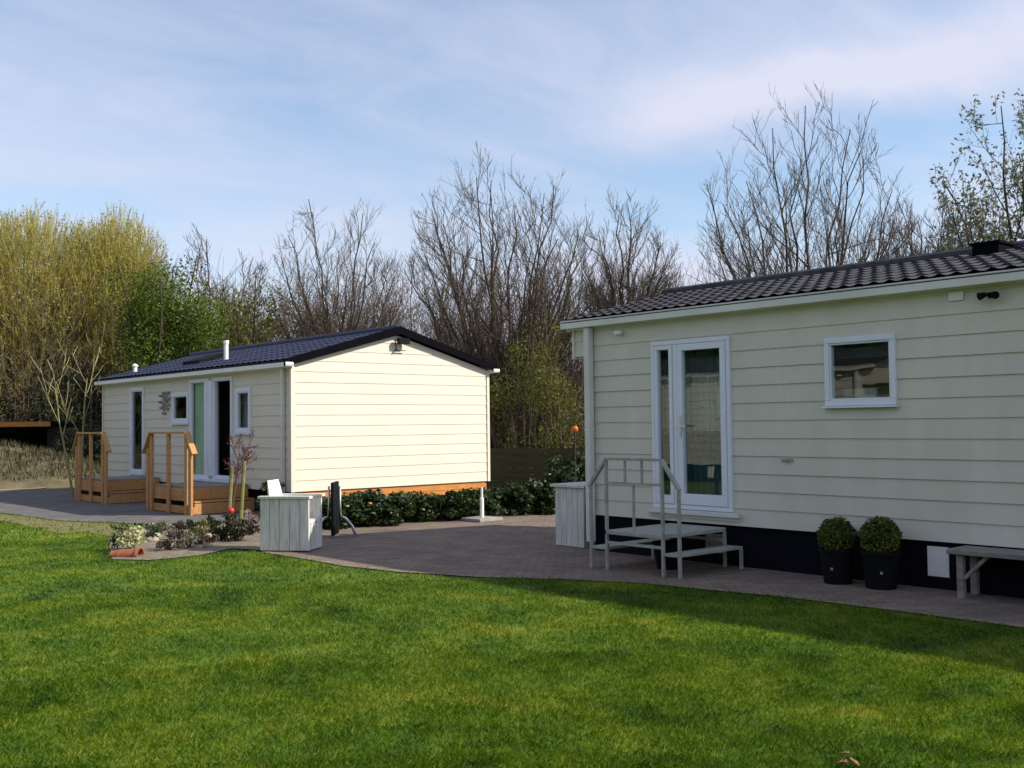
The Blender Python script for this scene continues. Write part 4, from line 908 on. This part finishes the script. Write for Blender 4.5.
# ------------------------------------------------------------------ trees and undergrowth
VASE = dict(BARE, kids=(10, 8, 7, 5), ang=((0.35, 0.7), (0.35, 0.75), (0.35, 0.8), (0.4, 0.9)), up=(0.05, 0.10, 0.09, 0.06, 0.03))
def hgt(px, py, d): return zat(px, py, d)
# bare trees grown to a rounded crown
def bez(a, c, b, n): return [a*((1-t)**2)+c*(2*t*(1-t))+b*(t*t) for t in [i/n for i in range(n+1)]]
def lerp_r(r0, r1, n): return [r0+(r1-r0)*i/n for i in range(n+1)]
def crown_tree(name, label, base, H, width, fork, low, seed, limbs=12, subs=9, twigs=8, r0=0.16, twig_r=0.006, upright=0.5, leader=0.0, barkm='bark', twigm='twig', leaf=None, emin=-0.1, multi=False):
    """fork = height where limbs part, low = bottom of the crown, upright = how steeply limbs start"""
    R = random.Random(seed); base = Vector(base); Z = Vector((0, 0, 1)); tk = MB(); tw = MB(); tips = []
    cz = low+(H-low)*0.42; C = base+Z*cz
    def env(d):
        rz = H-cz if d.z > 0 else cz-low
        k = (((d.x*d.x+d.y*d.y)**0.5/(width/2))**2.3+abs(d.z/rz)**2.3)**(-1/2.3)
        return k*(1+0.06*mnoise.noise(d*2.3+Vector((seed, 0, 0)))+0.05*R.uniform(-1, 1))
    def jit(v, a): return (v+Vector((R.gauss(0, a), R.gauss(0, a), R.gauss(0, a)))).normalized()
    def wav(pts, a): return [pts[0]]+[p+Vector((R.gauss(0, a), R.gauss(0, a), R.gauss(0, a))) for p in pts[1:]]
    lead_top = fork+leader*(H-fork)
    if not multi or leader:
        lean = Vector((R.gauss(0, 0.06), R.gauss(0, 0.06), 0)); top = base+Z*max(lead_top, fork)+lean*max(lead_top, fork)
        pts = wav(bez(base-Z*0.1, base+Z*fork*0.5, top, 6), 0.03); tk.tube(pts, lerp_r(r0, r0*(0.55 if leader else 0.8), 6), 8)
    ga = R.random()*6.28
    for k in range(limbs):
        el = emin+(1-emin)*((k+0.5)/limbs); az_ = ga+k*2.39996
        ce = math.sqrt(max(0, 1-el*el)); d = Vector((math.cos(az_)*ce, math.sin(az_)*ce, el)); d = jit(d, 0.10); e = C+d*env(d)*R.uniform(0.86, 0.97)
        f = R.random()
        st = base+Z*(fork*(0.75+0.25*f) if not leader else fork+(lead_top-fork)*(0.05+0.9*(k+0.5)/limbs)) if not multi else base+Vector((math.cos(az_)*0.12, math.sin(az_)*0.12, fork*0.5*f-0.1))
        if not multi and leader: st = base+Z*(st.z-base.z)
        v = e-st; c = st+Vector((v.x*(0.58-0.22*upright), v.y*(0.58-0.22*upright), v.z*(0.44+0.16*upright)))
        n = 9; lp = wav(bez(st, c, e, n), 0.035*v.length/4); lr = lerp_r(r0*R.uniform(0.34, 0.5), 0.012, n); tk.tube(lp, lr, 6, cap=False)
        ns = int(subs*R.uniform(0.8, 1.2))
        for j in range(ns):
            t = 0.18+0.78*(j+R.random())/ns; i_ = min(n-1, int(t*n)); q = lp[i_].lerp(lp[i_+1], t*n-i_); tan = (lp[i_+1]-lp[i_]).normalized(); rr_ = lr[i_]
            sd = jit(jit(tan.cross(jit(Z, 0.8)), 0.5)*0.75*(1-0.25*t)+tan*0.7+Z*0.25, 0.12)
            # length that reaches the crown surface, not further than a share of it
            o = q-C; ln = v.length*R.uniform(0.26, 0.46)*(1.05-0.55*t); b_ = q+sd*ln; ob = b_-C; m_ = env(ob.normalized())
            if ob.length > m_: b_ = C+ob*(m_/ob.length*R.uniform(0.94, 1.02))
            vv = b_-q
            sp = wav(bez(q, q+vv*0.5-Z*0.05*vv.length, b_+Z*0.08*vv.length, 5), 0.02*vv.length); sr = lerp_r(max(0.009, rr_*0.5), twig_r, 5); (tk if rr_ > 0.035 else tw).tube(sp, sr, 4, cap=False)
            nt_ = int(twigs*R.uniform(0.8, 1.25))
            for h in range(nt_):
                t2 = 0.15+0.85*(h+R.random())/nt_; i2 = min(4, int(t2*5)); q2 = sp[i2].lerp(sp[i2+1], t2*5-i2); tan2 = (sp[i2+1]-sp[i2]).normalized()
                td = jit(tan2*0.8+jit(tan2.cross(jit(Z, 0.9)), 0.4)*0.7+Z*0.30, 0.15); tl = R.uniform(0.35, 0.80)*(1.0-0.35*t2)*H/8; oe = q2+td*tl-C; tl *= 0.45 if oe.length > env(oe.normalized())*1.04 else 1.0
                tp = [q2, q2+td*tl*0.5, q2+td*tl+Z*0.10*tl]; tw.tube(wav(tp, 0.02*tl), [twig_r, twig_r*0.8, twig_r*0.45], 3, cap=False); tips.append(tp[-1]); tips.append(tp[1])
                for g_ in range(R.choice((2, 3, 3, 4))):
                    q3 = tp[0].lerp(tp[2], R.uniform(0.25, 0.95)); d3 = jit(td*0.8+jit(Z, 1.2)*0.6+Z*0.25, 0.1); l3 = tl*R.uniform(0.25, 0.55)
                    tw.tube([q3, q3+d3*l3*0.55, q3+d3*l3+Z*0.06*l3], [twig_r*0.75, twig_r*0.6, twig_r*0.35], 3, cap=False); tips.append(q3+d3*l3)
    t = thing(name, label, 'tree', tuple(base)); tk.build('trunk', barkm, t, smooth=True); tw.build('crown', twigm, t)
    if leaf:
        lm, size, per, jt = leaf; rg_ = np.random.default_rng(seed); Tp = np.array([tuple(q) for q in tips]); Tp = np.repeat(Tp, per, 0); Tp = Tp+rg_.normal(0, jt, Tp.shape)
        V, F, tt = leaf_cards(Tp-np.array(base), size, rg_, 0.45); np_mesh('foliage', V, F, lm, t, tt)
    return t
crown_tree('bare_tree', 'bare round crowned tree behind the far home ridge, left of the big many stemmed one', far(340, 36), hgt(350, 196, 36), 4.6, 2.6, 2.6, 21, limbs=22, subs=11, twigs=10, r0=0.14, upright=0.1, emin=-0.25)
crown_tree('bare_tree', 'tallest bare many stemmed tree between the two homes', far(505, 31), hgt(500, 150, 31), 5.8, 1.4, 1.8, 22, limbs=36, subs=12, twigs=9, r0=0.17, multi=True, upright=0.45)
crown_tree('bare_tree', 'bare pollarded tree with a thick stem over the left end of the near roof', far(630, 33), hgt(628, 186, 33), 3.5, 3.2, 2.6, 23, limbs=20, subs=11, twigs=10, r0=0.20, upright=0.6)
crown_tree('bare_tree', 'large bare tree rising against blue sky behind the near roof', far(806, 30), hgt(818, 90, 30), 5.8, 1.8, 2.2, 24, limbs=28, subs=11, twigs=9, r0=0.17, multi=True, upright=0.5)
crown_tree('bare_tree', 'small bare tree showing low between the large bare tree and the leafing one', far(930, 40), hgt(935, 194, 40), 3.4, 4.0, 4.6, 28, limbs=24, subs=10, twigs=9, r0=0.15, twig_r=0.0075)
crown_tree('leafing_tree', 'tree with sparse grey green leaves at the right edge behind the roof vent', far(1030, 27), hgt(1010, 82, 27), 3.9, 2.2, 2.8, 26, limbs=16, subs=10, twigs=7, r0=0.14, leaf=('l_grey', 0.11, 2, 0.07))
crown_tree('bare_tree', 'purplish brown twiggy tree between the willows and the round bare tree', far(220, 44), hgt(225, 226, 44), 5.0, 2.0, 2.2, 33, limbs=16, subs=9, twigs=9, r0=0.15, twig_r=0.009, twigm='twig_p', barkm='twig_p')
crown_tree('bare_tree', 'low bare tree half hidden between the round bare tree and the tallest one', far(418, 42), hgt(418, 255, 42), 4.4, 1.2, 1.4, 36, limbs=12, subs=8, r0=0.11, multi=True)
crown_tree('bare_tree', 'low bare tree filling the gap right of the tallest bare tree', far(580, 40), hgt(580, 225, 40), 4.0, 1.2, 1.6, 37, limbs=12, subs=8, r0=0.11, multi=True)
# yellowish willows on the left
WIL = dict(BARE, kids=(12, 9, 8, 7), t0=(0.18, 0.15, 0.12, 0.1), up=(0.02, 0.04, 0.06, 0.08, 0.06), ang=((0.6, 1.2), (0.4, 0.9), (0.35, 0.8), (0.35, 0.8)), len=(0.62, 0.55, 0.52, 0.5), wob=(0.06, 0.09, 0.1, 0.1, 0.1), rmin=0.0075)
def willow(label, base, H, width, seed):
    base = Vector(base); t = bare_tree('willow_tree', label, tuple(base), H*0.93, seed, WIL, stems=4, spread=0.45, r0=0.16, barkm='bark_l', twigm='twig_y', widen=width*0.85)
    rg_ = np.random.default_rng(seed); n = 11000
    d = rg_.normal(size=(n, 3)); d[:, 2] = d[:, 2]*0.9+0.25; d /= np.linalg.norm(d, axis=1)[:, None]
    lump = np.array([1+0.20*mnoise.noise((x*2.2+seed, y*2.2, z*2.2))+0.10*mnoise.noise((x*6, y*6, z*6+seed)) for x, y, z in d])
    k = rg_.uniform(0.25, 1.0, n)**0.55*lump
    C0 = np.array([0, 0, H*0.64]); R0 = np.array([width/2, width/2, H*0.36])
    P = C0+d*k[:, None]*R0
    dr = d*0.45+np.array([0, 0, 0.75])+rg_.normal(size=(n, 3))*0.22; dr /= np.linalg.norm(dr, axis=1)[:, None]
    ln = rg_.uniform(0.35, 0.95, n)[:, None]; s_ = np.cross(dr, rg_.normal(size=(n, 3))); s_ /= np.linalg.norm(s_, axis=1)[:, None]; w = rg_.uniform(0.008, 0.016, n)[:, None]
    P = P-dr*ln*0.6
    V = np.stack([P-s_*w, P+s_*w, P+dr*ln+s_*w*0.25, P+dr*ln-s_*w*0.25], 1).reshape(-1, 3)
    np_mesh('shoots', V, np.arange(n*4).reshape(n, 4), 'l_willow', t, np.repeat(rg_.random(n), 4))
    m_ = 14000; idx = rg_.integers(0, n, m_); Q = P[idx]+dr[idx]*ln[idx]*rg_.uniform(0.2, 1.0, (m_, 1))+rg_.normal(size=(m_, 3))*0.04
    V, F, tt = leaf_cards(Q, 0.11, rg_, 0.4); np_mesh('foliage', V, F, 'l_willow', t, tt)
willow('yellow green willow at the far left edge, taller of the pair', far(22, 47), hgt(30, 207, 47), 6.6, 31)
willow('yellow green willow right of its twin, above the green bushy tree', far(112, 47), hgt(112, 211, 47), 4.8, 32)
bare_tree('pale_sapling', 'slim pale barked sapling at the left end of the far home', tuple(far(77, 27.5)), 4.2, 34, dict(BARE, lv=2, kids=(4, 3), t0=(0.45, 0.25), rmin=0.008, up=(0.05, 0.12, 0.1, 0, 0)), stems=2, spread=0.10, r0=0.045, barkm='bark_l', twigm='bark_l')
# leafy ones
leafy_shrub('green_tree', 'dense fresh green bushy tree behind the left end of the far home', tuple(far(160, 36)), 2.6, hgt(165, 274, 36), 41, 'l_green', 0.11, 26000, 40, 'tree', low=0.25)
leafy_shrub('green_tree', 'olive green leafing tree behind the flue of the far home', tuple(far(248, 38)), 2.8, hgt(245, 296, 38), 42, 'l_olive', 0.12, 12000, 36, 'tree', low=0.2)
leafy_shrub('spring_bush', 'fresh green leafing bush right beside the sunlit gable', tuple(far(522, 28)), 1.1, hgt(520, 345, 28), 43, 'l_olive', 0.075, 3600, 20, 'shrub', low=0.22)
leafy_shrub('spring_bush', 'green leafing bush beside the corner downpipe of the near home', tuple(far(560, 27)), 1.0, hgt(560, 350, 27), 44, 'l_olive', 0.075, 3600, 20, 'shrub', low=0.22)
leafy_shrub('spring_bush', 'thin leafing bush at the right end of the far home roof', tuple(far(492, 34)), 1.3, hgt(492, 325, 34), 45, 'l_olive', 0.085, 1500, 18, 'shrub', low=0.3)
leafy_shrub('ivy_bush', 'dark ivy covered bush at the left end of the far home', tuple(far(95, 36)), 1.7, hgt(92, 368, 36), 46, 'l_dark', 0.13, 5000, 18, 'shrub', low=0.1)
leafy_shrub('ivy_bush', 'dark ivy covered bush behind the shed at far left', tuple(far(35, 43.5)), 2.6, hgt(35, 385, 43.5), 47, 'l_dark', 0.15, 6000, 20, 'shrub', low=0.1)

leafy_shrub('spring_bush', 'yellow green leafing bush halfway between the sunlit gable and the near home', tuple(far(541, 29)), 1.5, hgt(541, 310, 29), 48, 'l_olive', 0.075, 4600, 22, 'shrub', low=0.25)
leafy_shrub('spring_bush', 'yellow green leafing bush at the foot of the tallest bare tree', tuple(far(503, 29.5)), 1.1, hgt(503, 375, 29.5), 49, 'l_olive', 0.075, 2600, 18, 'shrub', low=0.2)
# brown undergrowth and wood behind everything
R = random.Random(77); mb = MB()
def thicket(px0, px1, d0, d1, top_py, n, rr0):
    for k in range(n):
        px = R.uniform(px0, px1); d = R.uniform(d0, d1); b = far(px, d); h = zat(px, top_py, d)*R.uniform(0.35, 1.08)
        p_ = b; dr_ = Vector((R.gauss(0, 0.22), R.gauss(0, 0.22), 1)).normalized(); pts = [p_]; 
        for i in range(3): dr_ = (dr_+Vector((R.gauss(0, .14), R.gauss(0, .14), 0.03))).normalized(); pts.append(pts[-1]+dr_*h/3)
        mb.tube(pts, [rr0, rr0*0.75, rr0*0.5, rr0*0.25], 3, cap=False)
        for j in range(7):
            t_ = R.uniform(0.25, 1.0)*3; i = min(2, int(t_)); q = pts[i].lerp(pts[i+1], t_-i); dd = Vector((R.gauss(0, 1), R.gauss(0, 1), R.uniform(0.2, 1.4))).normalized(); l_ = h*R.uniform(0.10, 0.30)
            mb.tube([q, q+dd*l_*0.5, q+dd*l_+Vector((0, 0, 0.12*l_))], [rr0*0.45, rr0*0.35, rr0*0.2], 3, cap=False)
thicket(-160, 720, 44, 58, 285, 4200, 0.022)
thicket(640, 1150, 42, 54, 330, 700, 0.022)
thicket(470, 620, 30, 36, 395, 130, 0.012)
o = mb.build('woodland', 'twig'); tag(o, 'brownish mass of bare twigs forming the wood behind the homes', 'woodland', kind='stuff')
rg_ = np.random.default_rng(4); n_ = 44000
px_ = rg_.uniform(-200, 1150, n_); dd_ = rg_.uniform(46, 62, n_); P_ = np.zeros((n_, 3))
for i in range(n_):
    b = far(px_[i], dd_[i]); P_[i] = (b.x, b.y, (rg_.random()**1.2)*(7.4 if px_[i] < 420 else 5.6)*(0.75+0.35*mnoise.noise((b.x*0.25, b.y*0.25, 2))))
V, F, tt = leaf_cards(P_, 0.34, rg_, 0.6)
o = np_mesh('undergrowth', V, F, leafmat('undergrowth_leaf', [(0.028, 0.024, 0.010), (0.060, 0.050, 0.020), (0.085, 0.085, 0.026)], 0.2, 0.25), None, tt); tag(o, 'dull olive and brown undergrowth under the bare wood', 'undergrowth', kind='stuff')
# rough grass on the mound
n_ = 16000; P_ = np.zeros((n_, 3)); X = rg_.uniform(-1.5, 12, n_); Y = rg_.uniform(30.8, 37.3, n_)
mo = bpy.data.objects['earth_mound']; mo_bvh = None
from mathutils.bvhtree import BVHTree
bv = BVHTree.FromPolygons([v.co.copy() for v in mo.data.vertices], [tuple(p_.vertices) for p_ in mo.data.polygons])
zs = np.array([(lambda h: h[0].z if h[0] else -1)(bv.ray_cast(Vector((x, y, 5)), Vector((0, 0, -1)))) for x, y in zip(X, Y)])
k = zs > 0.05; X, Y, zs = X[k], Y[k], zs[k]; n_ = len(X); h = rg_.uniform(0.08, 0.28, n_); az = rg_.uniform(0, 6.28, n_); w = 0.02
V = np.stack([np.stack([X-w*np.sin(az), Y+w*np.cos(az), zs-0.02], 1), np.stack([X+w*np.sin(az), Y-w*np.cos(az), zs-0.02], 1), np.stack([X+h*0.5*np.cos(az), Y+h*0.5*np.sin(az), zs+h], 1)], 1).reshape(-1, 3)
o = np_mesh('dry_grass', V, np.arange(n_*3).reshape(n_, 3), leafmat('dry_grass_blade', [(0.05, 0.048, 0.02), (0.095, 0.085, 0.04), (0.16, 0.135, 0.075)], 0.3, 0.6), None, np.repeat(rg_.random(n_), 3)); tag(o, 'dry tufted grass on the rough mound at the left', 'grass', kind='stuff')

# ------------------------------------------------------------------ unseen home and hedge added left of the frame for the glass to mirror
C = copy_tree(A); C.location = (-3.5, 18.7, 0); C.rotation_euler = (0, 0, PI); C['label'] = 'third cream mobile home, added out of view for the window glass to mirror'
n_ = 50000; P_ = np.stack([rg_.uniform(-26, -13, n_), rg_.uniform(-10, 125, n_), rg_.random(n_)**0.9*9.0], 1)
P_[:, 2] *= np.array([0.8+0.4*mnoise.noise((x*0.2, y*0.2, 5)) for x, y in P_[:, :2]])
V, F, tt = leaf_cards(P_, 0.75, rg_, 0.7)
o = np_mesh('mirrored_hedge', V, F, 'l_dark', None, tt); tag(o, 'tall dark hedge added out of view for the window glass to mirror', 'hedge', kind='stuff')
